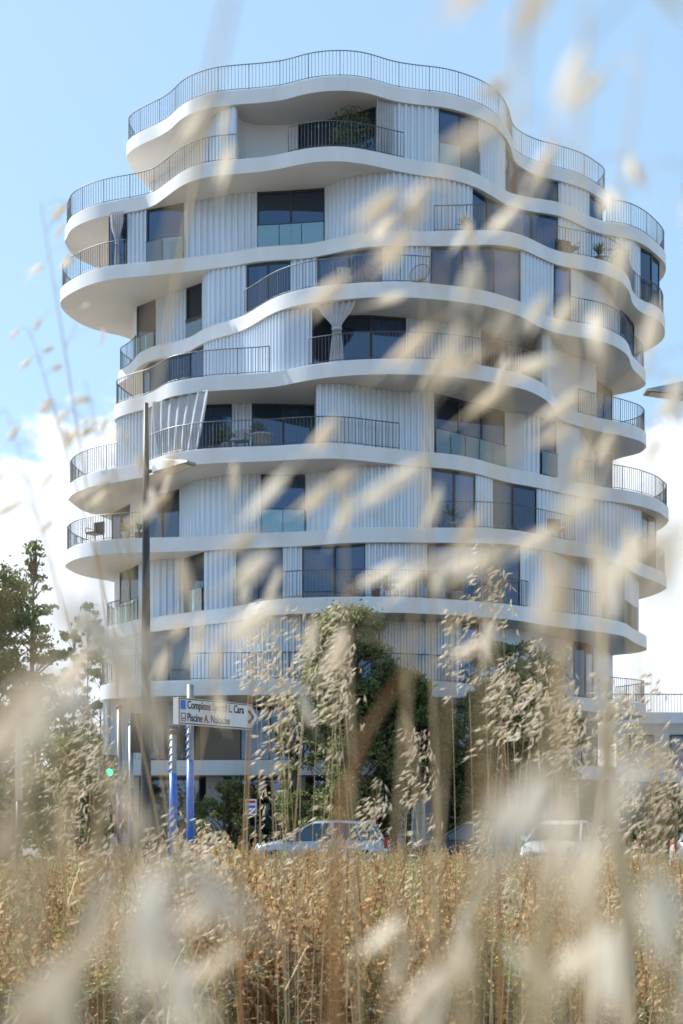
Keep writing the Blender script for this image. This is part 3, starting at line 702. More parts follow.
# traffic signals
def signal(label,px,D,htop,navy,box=None,ped=None,rz=0):
    x=(px-CX)*D/F; t=thing('traffic_light',label,'traffic light',(x,D,0 if D>32 else gz(x,D)),rz)
    z=CZ+(HY-htop)*D/F
    mb=MB(); mb.tube([(0,0,0),(0,0,z)],.058,12); p=mb.build('pole',M['galv'],t,True)
    mb=MB(); mb.lathe((0,0,z),[(.075,-.04),(.075,.02),(.04,.05)],12); mb.build('pole_cap',M['black'],t)
    mb=MB(); mb.tube([(0,0,.0),(0,0,navy)],.066,12); mb.build('painted_sleeve',M['violet'],p,True)
    if box:
        x0,x1,z0,z1=box
        mb=MB(); mb.box(x0,x1,-.16,.14,z0,z1); mb.box(x0-.04,x1+.04,-.19,-.165,z0-.03,z1+.05); hd=mb.build('signal_head',M['black'],t)
        for i in range(3):
            mb=MB(); zz=z0+(z1-z0)*(i+.5)/3
            mb.tube([((x0+x1)/2,.14,zz),((x0+x1)/2,.28,zz)],.10,12); mb.build('visor',M['black'],hd)
        mb=MB(); mb.tube([(0,0,z0+.1),(x0,0,z0+.1)],.02,5); mb.tube([(0,0,z1-.1),(x0,0,z1-.1)],.02,5); mb.build('bracket',M['darkmetal'],t)
    if ped:
        x0,x1,z0,z1=ped
        mb=MB(); mb.box(x0,x1,-.12,.1,z0,z1); h=mb.build('signal_head',M['black'],t)
        mb=MB(); mb.tube([((x0+x1)/2,-.13,z0+.16),((x0+x1)/2,-.125,z0+.16)],.085,14); mb.build('green_lamp',M['green'],h)
        mb=MB(); mb.tube([((x0+x1)/2,-.13,z1-.14),((x0+x1)/2,-.125,z1-.14)],.085,14); mb.build('red_lamp',M['darkmetal'],h)
        mb=MB(); mb.tube([(0,0,z0+.2),(x1,0,z0+.2)],.02,5); mb.build('bracket',M['darkmetal'],t)
signal('traffic light pole with a lit green pedestrian signal on its left side',119.5,33.6,707,2.3,None,(-.34,-.08,2.4,2.95))
signal('traffic light with a big dark signal head seen from behind, right of the green one',131,33.4,724,2.2,(.0+.0,.42,3.02,3.82),None,.3)
x=(19-CX)*30/F; t=thing('marker_post','slim post with a white upper half standing left in the field','post',(x,30,gz(x,30)))
mb=MB(); mb.lathe((0,0,0),[(.07,0),(.07,1.9)],10); mb.build('lower_post',M['darkmetal'],t,True)
mb=MB(); mb.lathe((0,0,1.9),[(.075,0),(.075,1.45),(.05,1.5)],10); mb.build('white_sleeve',M['white'],t,True)

# small boards at the ground floor
def board(label,px,py,D,w,h,cols):
    p=at(px,py,D); t=thing('notice_board',label,'sign',(p.x,p.y,0))
    mb=MB(); mb.box(-w/2,w/2,0,.03,p.z-h/2,p.z+h/2); b=mb.build('panel',M['signface'],t)
    for i,(c,f0,f1,z0,z1) in enumerate(cols):
        mb=MB(); mb.box(-w/2+w*f0,-w/2+w*f1,-.006,-.001,p.z-h/2+h*z0,p.z-h/2+h*z1); mb.build('stripe',M[c],b)
    for sx in (-1,1):
        mb=MB(); mb.tube([(sx*w*.4,.05,.12),(sx*w*.4,.05,p.z+h/2)],.025,6); mb.build('post',M['galv'],t)
board('small white board with red bands in front of the ground floor, behind the silver car',352,806,56.5,.72,.42,[('red',.1,.9,.6,.78),('red',.1,.75,.3,.45)])
board('small white board with a blue field in front of the ground floor glazing',251,807,56.5,.42,.6,[('blue',.1,.9,.1,.6),('red',.1,.9,.75,.9)])
# slatted screen right of the white car
t=thing('slatted_screen','grey slatted metal screen standing behind the right parked car','fence',(17.2,55,.12))
mb=MB()
for i in range(9): mb.box(-1.6,1.6,-.02,.02,.15+i*.15,.25+i*.15)
mb.build('slats',M['galv'],t)
for x in (-1.62,0,1.62): mb=MB(); mb.box(x-.04,x+.04,.021,.09,0,1.6); mb.build('post',M['darkmetal'],t)

# ------------------------------------------------------------------ cars
def car(name,label,loc,rz,paint,L=4.1,hatch=True,H=1.46):
    t=thing(name,label,'car',loc,rz)     # nose towards +x
    W=.86
    # stations: x, bottom, belt height, half width
    st=[(-L/2,.42,.80,.62),(-L/2+.06,.30,.90,.76),(-L/2+.45,.24,.96,.84),(-.9,.20,.96,W),(.0,.20,.93,W),(.75,.20,.92,W),(1.2,.22,.90,.84),(L/2-.35,.25,.80,.80),(L/2-.08,.30,.68,.70),(L/2,.38,.55,.56)]
    mb=MB(); ring=[(-1,0),(-1.0,.12),(-1.03,.5),(-.98,.86),(-.88,1.0),(0,1.04),(.88,1.0),(.98,.86),(1.03,.5),(1.0,.12),(1,0)]
    n=len(ring)
    for x,b,h,w in st:
        for a,u in ring: mb.v.append((x,a*w,b+(h-b)*u))
    for i in range(len(st)-1):
        for j in range(n):
            j2=(j+1)%n; mb.f.append((i*n+j,(i+1)*n+j,(i+1)*n+j2,i*n+j2)); mb.m.append(0)
    mb.f.append(tuple(range(n))); mb.m.append(0); k=(len(st)-1)*n; mb.f.append(tuple(k+i for i in range(n))[::-1]); mb.m.append(0)
    body=mb.build('body',M[paint],t,True)
    s=body.modifiers.new('s','SUBSURF'); s.levels=2; s.render_levels=2
    rear=-L/2+.25 if hatch else -L/2+.8
    # greenhouse
    gh=[(rear,.93,.70),(rear+.28,H-.08,.60),(-.55,H-.02,.60),(.15,H-.04,.58),(1.05,.90,.70)]
    def pt(x,z,w): return [(x,-w,z),(x,w,z)]
    Bx=[(rear,.90),(rear+.30,H-.07),(-.5,H),(.2,H-.04),(1.10,.88)]
    def prism(name,m,off,wb,wt,poly,p):
        mb=MB(); vs=[]
        for s in (-1,1):
            for x,z in poly:
                f=(z-.9)/(H-.9); vs.append((x,s*(wb+(wt-wb)*f+off),z))
        n=len(poly); mb.add(vs,[tuple(range(n)),tuple(range(2*n-1,n-1,-1))]+[(i,n+i,n+(i+1)%n,(i+1)%n) for i in range(n)]); return mb.build(name,m,p)
    prism('glazing',M['carglass'],0,.78,.60,Bx,t)
    mb=MB(); 
    rp=[(rear+.22,H-.10),(rear+.40,H-.02),(-.5,H+.03),(.15,H-.0),(.32,H-.09)]
    vs=[]
    for s in (-1,1):
        for x,z in rp: vs.append((x,s*.60,z-.0))
        for x,z in rp: vs.append((x,s*.64,z-.07))
    nn=len(rp)
    f=[]
    for i in range(nn-1):
        f.append((i,2*nn+i,2*nn+i+1,i+1)); f.append((i,i+1,nn+i+1,nn+i)); f.append((2*nn+i,3*nn+i,3*nn+i+1,2*nn+i+1))
    mb.add(vs,f); mb.build('roof',M[paint],t,True)
    for s in (-1,1):
        for a,b in (((.26,H-.08),(1.12,.88)),((rear+.3,H-.08),(rear-.0,.88)),((-.42,H-.04),(-.40,.9)),((rear+.75,H-.06),(rear+.55,.9))):
            mb=MB(); q=[]
            for x,z in (a,b):
                fz=(z-.9)/(H-.9); q.append((x,s*(.79+(.61-.79)*fz),z))
            mb.tube(q,.035,6); mb.build('pillar',M[paint],t)
        mb=MB(); mb.box(.75,.93,s*.86,s*1.0,.92,1.05) if s>0 else mb.box(.75,.93,-1.0,-.86,.92,1.05); mb.build('mirror',M[paint],t)
        mb=MB(); mb.lathe((0,0,0),[(.01,-.03),(.12,-.02),(.13,0),(.12,.02),(.01,.03)],10)
        hl=mb.build('headlight',M['lens'],t); hl.location=(L/2-.17,s*.57,.66); hl.scale=(1.1,1.2,2.2); hl.rotation_euler=(0,R(70),s*R(12))
        mb=MB(); mb.box(-.03,.05,-.10,.10,-.16,.16); tl=mb.build('tail_light',M['red'],t); tl.location=(-L/2+.07,s*.66,.82)
        for x in (L/2-.75,-L/2+.7):
            w=bpy.data.objects.new('wheel',None); 
            mb=MB(); mb.tube([(0,-.1,0),(0,-.08,0),(0,.08,0),(0,.1,0)],[.27,.31,.31,.27],20); ty=mb.build('wheel',M['tyre'],t,True); ty.location=(x,s*.78,.31)
            mb=MB(); mb.tube([(0,s*.09,0),(0,s*.115,0)],[.20,.17],14); 
            for q in range(5):
                a=q*2*math.pi/5; mb.tube([(0,s*.12,0),(.18*math.cos(a),s*.115,.18*math.sin(a))],.02,4)
            mb.build('rim',M['galv'],ty)
            bpy.data.objects.remove(w)
    mb=MB(); mb.box(-.02,.02,-.34,.34,-.09,.09); gr=mb.build('grille',M['black'],t); gr.location=(L/2-.005,0,.50)
    for x,nm in ((L/2+.012,'number_plate'),(-L/2-.012,'number_plate')):
        mb=MB(); mb.box(-.008,.008,-.26,.26,-.055,.055); o=mb.build(nm,M['signface'],t); o.location=(x,0,.44)
    for y in (-.22,.22):
        mb=MB(); mb.tube([(L/2-.9-.12,y-.2,.93),(L/2-.9-.2,y+.2,.97)],.008,4); mb.build('wiper',M['black'],t)
    return t
def gcar(px,D): return ((px-CX)*D/F,D,0.0)
car('hatchback_car','silver hatchback driving left behind the grass, in front of the tower',gcar(322,45.5),R(180-6),'silver',4.15)
car('parked_car','white car facing the camera on the road at the right',gcar(562,44),R(-112),'white',4.2,False)
car('parked_car','white car with a red tail light cut off by the right edge',gcar(757,37.2),R(-8),'white',4.2)
car('parked_car','dark grey car standing before the ground floor right of the ribbed pier',gcar(474,47.5),R(172),'darkmetal',4.0)

# ------------------------------------------------------------------ trees
import numpy as np
def np_mesh(name,V,Fq,mats,mi=None,parent=None):
    me=bpy.data.meshes.new(name); nv=len(V); nf=len(Fq); k=Fq.shape[1]
    me.vertices.add(nv); me.vertices.foreach_set('co',V.astype(np.float32).ravel())
    me.loops.add(nf*k); me.loops.foreach_set('vertex_index',Fq.astype(np.int32).ravel())
    me.polygons.add(nf); me.polygons.foreach_set('loop_start',np.arange(0,nf*k,k,dtype=np.int32)); me.polygons.foreach_set('loop_total',np.full(nf,k,dtype=np.int32))
    for m in (mats if isinstance(mats,list) else [mats]): me.materials.append(m)
    if mi is not None: me.polygons.foreach_set('material_index',mi.astype(np.int32))
    me.update(calc_edges=True); me.validate()
    o=bpy.data.objects.new(name,me); COL.objects.link(o)
    if parent is not None: o.parent=parent
    return o
def leaves_np(rs,clumps,n,size,aspect=.5):
    w=np.array([c[3]**2*c[4] for c in clumps]); w=w/w.sum(); idx=rs.choice(len(clumps),n,p=w)
    C=np.array([c[:3] for c in clumps])[idx]; r=np.array([c[3] for c in clumps])[idx]; rz=np.array([c[4] for c in clumps])[idx]
    d=rs.normal(size=(n,3)); d/=np.linalg.norm(d,axis=1)[:,None]; d*=(rs.uniform(.02,1,n)**.5*(1+.55*np.maximum(0,rs.normal(size=n)-.6)))[:,None]
    P=C+d*np.stack([r,r,rz],1)
    a=rs.normal(size=(n,3)); a/=np.linalg.norm(a,axis=1)[:,None]; b=np.cross(a,rs.normal(size=(n,3))); b/=np.linalg.norm(b,axis=1)[:,None]
    s=(size*rs.uniform(.6,1.4,n))[:,None]
    V=np.stack([P-a*s,P+b*s*aspect,P+a*s,P-b*s*aspect],1).reshape(-1,3)
    return V,np.arange(n*4).reshape(-1,4)
def tree(name,label,x,y,H,W,lm,n=16000,size=.09,nclump=34,shape='round',trunk_r=.14,low=.2,seed=1,group=None,cat='tree'):
    rs=np.random.RandomState(seed); t=thing(name,label,cat,(x,y,gz(x,y)-.03),0,group)
    cl=[]
    sc=1 if shape=='cone' else .72
    for i in range(nclump if shape=='cone' else int(nclump*2.6)):
        u=rs.uniform(0,1); z=H*(low+(1-low)*u)
        if shape=='round': rr=W/2*math.sin(math.pi*min(1,.12+u*.85))**.6
        elif shape=='cone': rr=W/2*(1-u)**.85+.1
        elif shape=='column': rr=W/2*(1-abs(u-.45)*1.1)
        else: rr=W/2*(1-.5*u)
        a=rs.uniform(0,6.283); q=rr*rs.uniform(.25,1)
        cr=W*rs.uniform(.05,.17)*sc if shape!='cone' else W*(.035+.11*(1-u))*rs.uniform(.7,1.2); cl.append((q*math.cos(a),q*math.sin(a),z,cr,cr*rs.uniform(.6,1.0) if shape!='cone' else cr*.32))
    mb=MB(); mb.tube([(0,0,0),(W*.01,0,H*.3),(-W*.015,0,H*.6),(0,0,H*.92)],[trunk_r,trunk_r*.8,trunk_r*.5,trunk_r*.12],9)
    mb.build('trunk',M['bark'],t,True)
    mb=MB()
    for c in cl:
        z0=min(H*.85,max(H*.15,c[2]-math.hypot(c[0],c[1])*.8)); m=Vector((c[0]*.5,c[1]*.5,(z0+c[2])/2+.1))
        mb.tube([(0,0,z0),m,(c[0],c[1],c[2])],[trunk_r*.3,trunk_r*.17,.012],5)
    mb.build('limbs',M['bark'],t)
    V,Fq=leaves_np(rs,cl,n,size); V[:,2]=np.maximum(V[:,2],.05); np_mesh('crown',V,Fq,M[lm],None,t)
    return t
def px2(px,D): return (px-CX)*D/F
tree('street_tree','bushy green street tree in the middle, in front of the lowest balconies',px2(352,50.5+5.2),55.9,9.1,5.4,'leaf2',42000,.08,70,'tri',.13,.14,3)
tree('street_tree','dark dense street tree just right of the middle tree',px2(408,56.3),56.3,7.0,3.6,'leaf',20000,.08,40,'round',.12,.36,5)
tree('street_tree','wide olive green tree left of the tower right-hand corner',px2(510,55.9),55.9,8.0,5.6,'leaf2',42000,.08,64,'round',.13,.12,8)
tree('street_tree','small leafy tree just left of the middle tree',px2(296,56.0),56.0,6.3,2.2,'leaf2',9000,.075,18,'round',.1,.1,9)
tree('cedar_tree','tall cedar with drooping layered branches at the left edge of the view',px2(34,85),85,17.6,8.6,'needle',30000,.11,110,'cone',.25,.05,4)
tree('pine_tree','dark broad tree at the far left edge behind the cedar',px2(-4,78),78,14.0,7.0,'needle',26000,.11,60,'tri',.25,.05,12)
for i,(px,h) in enumerate(((74,13.6),(88,14.6),(101,13.0))):
    tree('slender_tree',['slender open tree nearest the cedar, behind the tower left side','tallest of the three slender open trees left of the tower','slender open tree touching the tower left edge'][i],px2(px,90),90,h,2.4,'leaf',2600,.11,20,'column',.1,.15,20+i,'slender trees left of the tower')
tree('broad_bush','broad dark green bush left of the traffic lights',px2(66,58),58,4.6,5.2,'leaf2',22000,.085,40,'round',.12,.02,31,cat='bush')
tree('broad_bush','olive bush at the left edge beside the white topped post',px2(8,50),50,4.6,5.0,'leaf2',16000,.085,30,'round',.12,.02,32,cat='bush')
tree('low_bush','low bush in front of the neighbouring building at the right',px2(668,62),62,2.6,3.4,'leaf2',9000,.07,20,'round',.08,.02,33,cat='bush')
tree('low_bush','low bush against the tower base right of the traffic lights',px2(226,58.5),58.5,2.9,3.2,'leaf2',9000,.07,20,'round',.08,.02,34,cat='bush')
# far woods
rs=np.random.RandomState(2); cl=[]
for i in range(240):
    a=rs.uniform(-1.35,1.35); D=rs.uniform(170,240); h=rs.uniform(5,12); cl.append((D*math.sin(a),D*math.cos(a),h*.45,h*.8,h*.55))
for i in range(160):
    a=rs.uniform(2.0,4.3); D=rs.uniform(120,190); h=rs.uniform(6,11); cl.append((D*math.sin(a),D*math.cos(a),h*.45,h*.8,h*.55))
V,Fq=leaves_np(rs,cl,90000,.6); V[:,2]=np.abs(V[:,2]); tag(np_mesh('far_woods',V,Fq,M['needle']),kind='stuff')

# ------------------------------------------------------------------ dry field: weeds as one mass
rs=np.random.RandomState(5)
def knob_template(rs,h,kn,kr,lean,branches,kind):
    V=[];Fc=[];MI=[]
    def quad(p,a,b,mi):
        o=len(V); V.extend([p-a,p+b,p+a,p-b]); Fc.append((o,o+1,o+2,o+3)); MI.append(mi)
    for br in range(branches):
        dx,dy=(rs.normal(0,.05*(br>0)+.01,2)); top=h*(1 if br==0 else rs.uniform(.62,.97)); st=0 if br==0 else h*rs.uniform(.1,.4)
        bx,by=dx*2.2,dy*2.2
        ln=rs.normal(0,lean,2)
        def pos(u):
            z=st+(top-st)*u; return np.array([ (0 if br==0 else bx*min(1,u*2.2))+ln[0]*u*u*h, (0 if br==0 else by*min(1,u*2.2))+ln[1]*u*u*h, z])
        for i in range(4):
            a=pos(i/4); b=pos((i+1)/4)
            for s in (np.array([.0022,0,0]),np.array([0,.0022,0])):
                o=len(V); V.extend([a-s,a+s,b+s,b-s]); Fc.append((o,o+1,o+2,o+3)); MI.append(1)
        for i in range(kn):
            u=1-(i/kn)**1.1*.68; p=pos(u)
            tw=.35+.65*math.sin(math.pi*min(1,(1-u)/.68*.8+.12))
            if rs.rand()<.12: continue
            for q in range(4):
                r=kr*tw*rs.uniform(.6,1.3); off=rs.normal(0,1,3)*np.array([1,1,.5])*r*.9
                a=rs.normal(size=3); a/=np.linalg.norm(a); b=np.cross(a,rs.normal(size=3)); b/=np.linalg.norm(b)
                quad(p+off,a*r*.72,b*r*.6,0); 
        for i in range(5 if kind!=2 else 14):
            u=rs.uniform(.02,.45 if kind!=2 else .9); p=pos(u); a=np.array([rs.normal(),rs.normal(),rs.uniform(-.3,.8)]); a/=np.linalg.norm(a); b=np.cross(a,[0,0,1.]); L=rs.uniform(.02,.06)
            quad(p+a*L,a*L,b*L*.28,2)
    return np.array(V),np.array(Fc),np.array(MI)
TM=[]
for i in range(22):
    kind=0 if i<12 else (1 if i<17 else 2)
    TM.append((kind,)+knob_template(rs,.8,rs.randint(20,30),rs.uniform(.014,.022) if kind<2 else .011,rs.uniform(.05,.22),rs.randint(3,7),kind))
groups={0:[[],[],[]],1:[[],[],[]],2:[[],[],[]],3:[[],[],[]]}
off={g:0 for g in groups}
NW=6200
ys_=5.0+ (27.2)*rs.uniform(0,1,NW)**.85
for i in range(NW):
    y=ys_[i]; x=rs.uniform(-1,1)*(.245*y+.5)
    nz=math.sin(x*1.9+y*.35)+math.sin(x*.7-y*.8+1.1)
    r=rs.rand()
    if r<.50+.1*nz*(1 if x<0 else .3): kd=0
    elif r<.80: kd=1
    else: kd=2
    cand=[t for t in TM if t[0]==kd]; k_,V,Fc,MI=cand[rs.randint(len(cand))]
    g=gz(x,y); lim=1.5-(16+20*math.sin(x*3.1+y)+75*rs.rand()**2)/F*y-g-(.05 if y<9 else 0)
    hh=min(rs.uniform(.62,1.12)*(1+.12*nz),lim)
    if kd==2: hh*=.72
    if hh<.25: hh=.25
    s=hh/.8; sx=min(1.15,max(.8,s))
    a=rs.uniform(0,6.283); c,sn=math.cos(a),math.sin(a)
    W=np.empty_like(V); W[:,0]=(V[:,0]*c-V[:,1]*sn)*sx+x; W[:,1]=(V[:,0]*sn+V[:,1]*c)*sx+y; W[:,2]=V[:,2]*s+g-.01
    gi=3 if (kd==0 and rs.rand()<.12) else kd
    G=groups[gi]; G[0].append(W); G[1].append(Fc+off[gi]); G[2].append(MI); off[gi]+=len(W)
names={0:'dry_weeds',1:'yellow_green_weeds',2:'grey_green_weeds',3:'rusty_weeds'}
for gi,G in groups.items():
    top={0:'weed1',1:'weed2',2:'weed3',3:'weed4'}[gi]
    tag(np_mesh(names[gi],np.concatenate(G[0]),np.concatenate(G[1]),[M[top],M['weed4'] if gi in (0,3) else M['weed2'],M['weed3'] if gi else M['weed1']],np.concatenate(G[2])),kind='stuff')
# low litter of dry blades
n=11000; y=4.6+27*rs.uniform(0,1,n)**.8; x=rs.uniform(-1,1,n)*(.25*y+.5); V=[]; 
L=rs.uniform(.08,.30,n); az=rs.uniform(0,6.283,n); tilt=rs.uniform(.1,.8,n)
P=np.stack([x,y,np.array([gz(a,b) for a,b in zip(x,y)])],1)
D=np.stack([np.cos(az)*np.sin(tilt),np.sin(az)*np.sin(tilt),np.cos(tilt)],1)
Sd=np.stack([-np.sin(az),np.cos(az),np.zeros(n)],1)*.0035
V=np.stack([P-Sd,P+Sd,P+D*L[:,None]*.6+Sd*.8,P+D*L[:,None]+np.array([0,0,-.03])],1).reshape(-1,3)
tag(np_mesh('dry_grass',V,np.arange(n*4).reshape(-1,4),[M['straw'],M['weed3'],M['stem']],rs.randint(0,3,n)),kind='stuff')

# ------------------------------------------------------------------ wild oats
def oat(px,py,D,plen,nspk,label,group=None,lean=0.0,size=.024,seed=0,col='straw',spread=.05,wind=.5,basedx=None):
    rn=random.Random(seed*977+int(px)*13+int(py))
    top=at(px,py,D)                       # top of the panicle
    bx=top.x+(basedx if basedx is not None else rn.uniform(-.12,.12)); by=max(.14 if D<1 else 3.2,top.y+rn.uniform(-.03,.06 if D<1 else .25))
    base=Vector((bx,by,gz(bx,by)-.02))
    t=thing('wild_oat',label,'grass stalk',base,0,group)
    A=Vector((0,0,0)); C=top-base; B=Vector((C.x*.25,C.y*.4,C.z*.62))
    def cur(u):
        return A*(1-u)**2+B*2*u*(1-u)+C*u*u
    h=C.length; u0=max(.05,1-plen/h)
    mb=MB(); mb.tube([cur(u0*i/9) for i in range(10)],[.0017-.0009*i/9 for i in range(10)],5)
    sp=MB(); br=sp; sp.tube([cur(u0+(1-u0)*i/7) for i in range(8)],[.0008-.0005*i/7 for i in range(8)],4,1)
    for i in range(nspk):
        u=u0+(1-u0)*(rn.random()**.8); p=cur(u)
        a=rn.uniform(0,2*math.pi); w=(1-(u-u0)/(1-u0+1e-6))
        L=(spread*(.35+.65*w))*rn.uniform(.5,1.3)
        o=Vector((math.cos(a),math.sin(a),rn.uniform(.1,.7))).normalized()*L+Vector((wind*.02,0,0))
        q=p+o
        br.tube([p,p+o*.6+Vector((0,0,.006)),q],.00035,3,1,cap=False)
        d=Vector((o.x/L*.4-(.46 if D<1.2 else .6)+rn.gauss(0,.2),o.y/L*.4+rn.gauss(0,.2),-(.62 if D<1.2 else .45)+rn.gauss(0,.2))).normalized()
        s=size*rn.uniform(.8,1.2)
        k=d.cross(Vector((rn.gauss(0,1),rn.gauss(0,1),rn.gauss(0,1)))).normalized()*.12
        sp.spindle(q,d+k,s*1.1,.0019*size/.024); sp.spindle(q,d-k,s*1.0,.0021*size/.024); sp.spindle(q+d*s*.5,d+k*1.6,s*1.1,.00035*size/.024)
    st=mb.build('stem',M['stem'],t,True); sp.build('seed_head',[M[col],M['stem']],t)
    if D>1 and rn.random()<.7:
        lf=MB(); u=rn.uniform(.15,.45); p=cur(u); a=rn.uniform(0,6.28); L=rn.uniform(.12,.28); dd=Vector((math.cos(a),math.sin(a),0)); sd=Vector((-dd.y,dd.x,0))*.003
        pts=[p,p+dd*L*.35+Vector((0,0,L*.55)),p+dd*L*.8+Vector((0,0,L*.55)),p+dd*L*1.1+Vector((0,0,L*.1))]
        for i,(a_,b_) in enumerate(zip(pts,pts[1:])): 
            f0,f1=1-i*.3,1-(i+1)*.32; lf.add([a_-sd*f0,a_+sd*f0,b_+sd*f1,b_-sd*f1],[(0,1,2,3)])
        lf.build('leaf',M['stem'],t)
    return t
rr=random.Random(42)
MID=[ # x0,x1,ytop0,ytop1,D0,D1,n,label,group
 (250,306,600,710,4.2,5.6,11,'straw coloured oat stalk in the dense clump between direction sign and middle street tree','oats in the clump left of the middle tree'),
 (296,348,600,690,4.2,5.6,10,'straw coloured oat stalk rising in front of the middle street tree','oats in front of the middle tree'),
 (492,575,640,720,4.2,5.8,17,'pale oat stalk in the thick clump in front of the right-hand street tree','oats in front of the right street tree'),
 (15,135,700,775,4.2,5.6,14,'pale oat stalk in front of the broad bush at the left','oats in front of the left bush'),
 (135,262,785,840,4.0,6.0,8,'short oat stalk around the feet of the traffic lights and sign posts','oats around the sign posts'),
 (356,445,710,810,4.0,5.6,7,'oat stalk between the middle and the right-hand street tree','oats between the two street trees'),
 (575,690,670,790,4.0,5.8,17,'oat stalk in front of the white cars and the tower right-hand base','oats in front of the right-hand cars'),
 (0,690,800,880,4.0,6.5,34,'low oat stalk standing among the brown weeds along the bottom of the view','low oats among the weeds'),
]
ci=0
for x0,x1,y0,y1,d0,d1,n,lab,grp in MID:
    for i in range(n):
        ci+=1; D=rr.uniform(d0,d1); oat(rr.uniform(x0,x1),rr.uniform(y0,y1),D,rr.uniform(.26,.44),rr.randint(24,42),lab,grp,seed=ci,spread=.062,size=rr.uniform(.022,.028))
for i,(x,y,D,lab) in enumerate([(480,538,4.6,'tallest sharp oat stalk, its seed head crossing the second terrace railing right of the middle'),
        (466,596,4.9,'oat stalk with drooping seeds just left of the tallest sharp one'),
        (449,610,5.0,'shorter oat stalk second to the left of the tallest sharp one'),
        (500,570,5.2,'oat stalk just right of the tallest sharp one'),
        (262,606,4.4,'slim sharp oat stalk in front of the ribbed wall left of the middle tree')]):
    oat(x,y,D,.40,46 if i else 62,lab,None,seed=300+i,spread=.055,basedx=.05)
# a green leafy weed among them
p=at(398,740,9.0); t=thing('climbing_weed','thin green leafy weed standing up between the middle trees and the ribbed pier','weed',(p.x,9.0,gz(p.x,9)))
zt=p.z-gz(p.x,9); mb=MB(); pts=[(0,0,0),(.02,0,zt*.4),(.05,0,zt*.75),(.02,0,zt*.93),(-.02,0,zt),(-.08,0,zt*.97)]; mb.tube(pts,[.006,.005,.004,.003,.002,.0015],6); mb.build('stem',M['leaf'],t,True)
mb=MB(); rn=random.Random(3)
for i in range(46):
    u=rn.uniform(.25,.98); z=zt*u; a=rn.uniform(0,6.28); d=Vector((math.cos(a),math.sin(a),rn.uniform(-.4,.4))).normalized(); L=.035*(1.5-u)*rn.uniform(.7,1.4); s=d.cross(Vector((0,0,1))).normalized()*L*.42; p0=Vector((.04*math.sin(u*2),0,z))+d*.02
    mb.add([p0,p0+d*L*.7+s,p0+d*L*1.7,p0+d*L*.7-s],[(0,1,2,3)])
mb.build('leaves',M['leafg'] if 'leafg' in M else M['leaf'],t)

# stalks right in front of the lens: (x, ytop, D, panicle length, spikelets, spread, size, zone)
Z={'A':('oat seed head blurred over the upper right storeys of the tower','blurred oats over the upper right storeys'),
   'B':('oat seed head blurred against the sky above and right of the tower','blurred oats over the upper right sky'),
   'C':('small blurred oat head drifting over the sky and clouds left of the tower','blurred oats over the left sky'),
   'D':('blurred oat head in front of the middle storeys, left of centre','blurred oats over the left middle storeys'),
   'E':('very blurred straw veil covering the bushes at the left edge','blurred oats at the left edge'),
   'F':('very blurred cream veil over the white cars at the lower right','blurred oats over the white cars'),
   'G':('very blurred cream stalk over the right-hand rounded balconies','blurred oats over the right balconies'),
   'H':('very blurred straw streak over the weeds at the bottom left','blurred oats at the bottom left'),
   'I':('very blurred greyish straw veil over the weeds at the bottom right','blurred oats at the bottom right'),
   'J':('faint blurred straw stalk crossing the roof terrace left of the middle','blurred oats over the roof terrace')}
NEAR=[(505,90,.62,.34,17,.09,.027,'A'),(455,130,.60,.28,10,.08,.027,'A'),(560,190,.68,.24,11,.08,.027,'A'),(420,200,.95,.18,7,.07,.026,'A'),(600,310,.66,.14,8,.06,.027,'A'),
 (590,-40,.40,.08,3,.04,.022,'B'),(645,30,.5,.08,2,.04,.022,'B'),(530,-90,.36,.05,3,.03,.024,'B'),
 (40,200,1.5,.22,9,.07,.022,'C'),(85,380,1.4,.20,9,.08,.022,'C'),(10,420,1.3,.22,10,.08,.022,'C'),(110,450,1.2,.14,6,.06,.022,'C'),(30,330,1.7,.15,6,.07,.02,'C'),
 (185,430,.9,.20,9,.07,.026,'D'),(340,420,.8,.18,6,.08,.027,'D'),(250,540,.85,.14,6,.08,.026,'D'),(165,560,.8,.12,7,.07,.026,'D'),(390,590,.8,.08,4,.06,.026,'D'),
 (-5,600,.30,.03,5,.018,.022,'E'),(35,645,.33,.03,5,.020,.022,'E'),(10,740,.36,.03,3,.02,.022,'E'),
 (480,790,.33,.012,3,.024,.022,'F'),(545,775,.31,.012,4,.026,.022,'F'),(610,765,.34,.014,3,.026,.022,'F'),(585,825,.36,.012,2,.024,.022,'F'),
 (600,480,.38,.03,3,.026,.023,'G'),(565,545,.40,.02,3,.024,.023,'G'),(640,520,.42,.02,3,.026,.023,'G'),
 (110,860,.30,.016,4,.014,.024,'H'),(75,930,.30,.012,3,.014,.024,'H'),(230,900,.45,.04,3,.03,.024,'H'),
 (560,890,.34,.012,3,.022,.022,'I'),(620,930,.36,.02,2,.022,.022,'I'),(450,950,.40,.03,3,.026,.024,'I'),(400,900,.5,.03,3,.026,.024,'I'),
 (262,-130,.36,.03,2,.02,.022,'J'),(215,90,.8,.12,3,.05,.026,'J')]
for i,(x,y,D,pl,ns,sp,sz,z) in enumerate(NEAR):
    lab,grp=Z[z]; oat(x,y,D,pl,ns,lab,grp,seed=700+i,size=sz,col='strawn',spread=sp,basedx=(-.12 if z in 'DJ' and x<270 else rr.uniform(-.05,.05)*(1 if D<.5 else 2)))
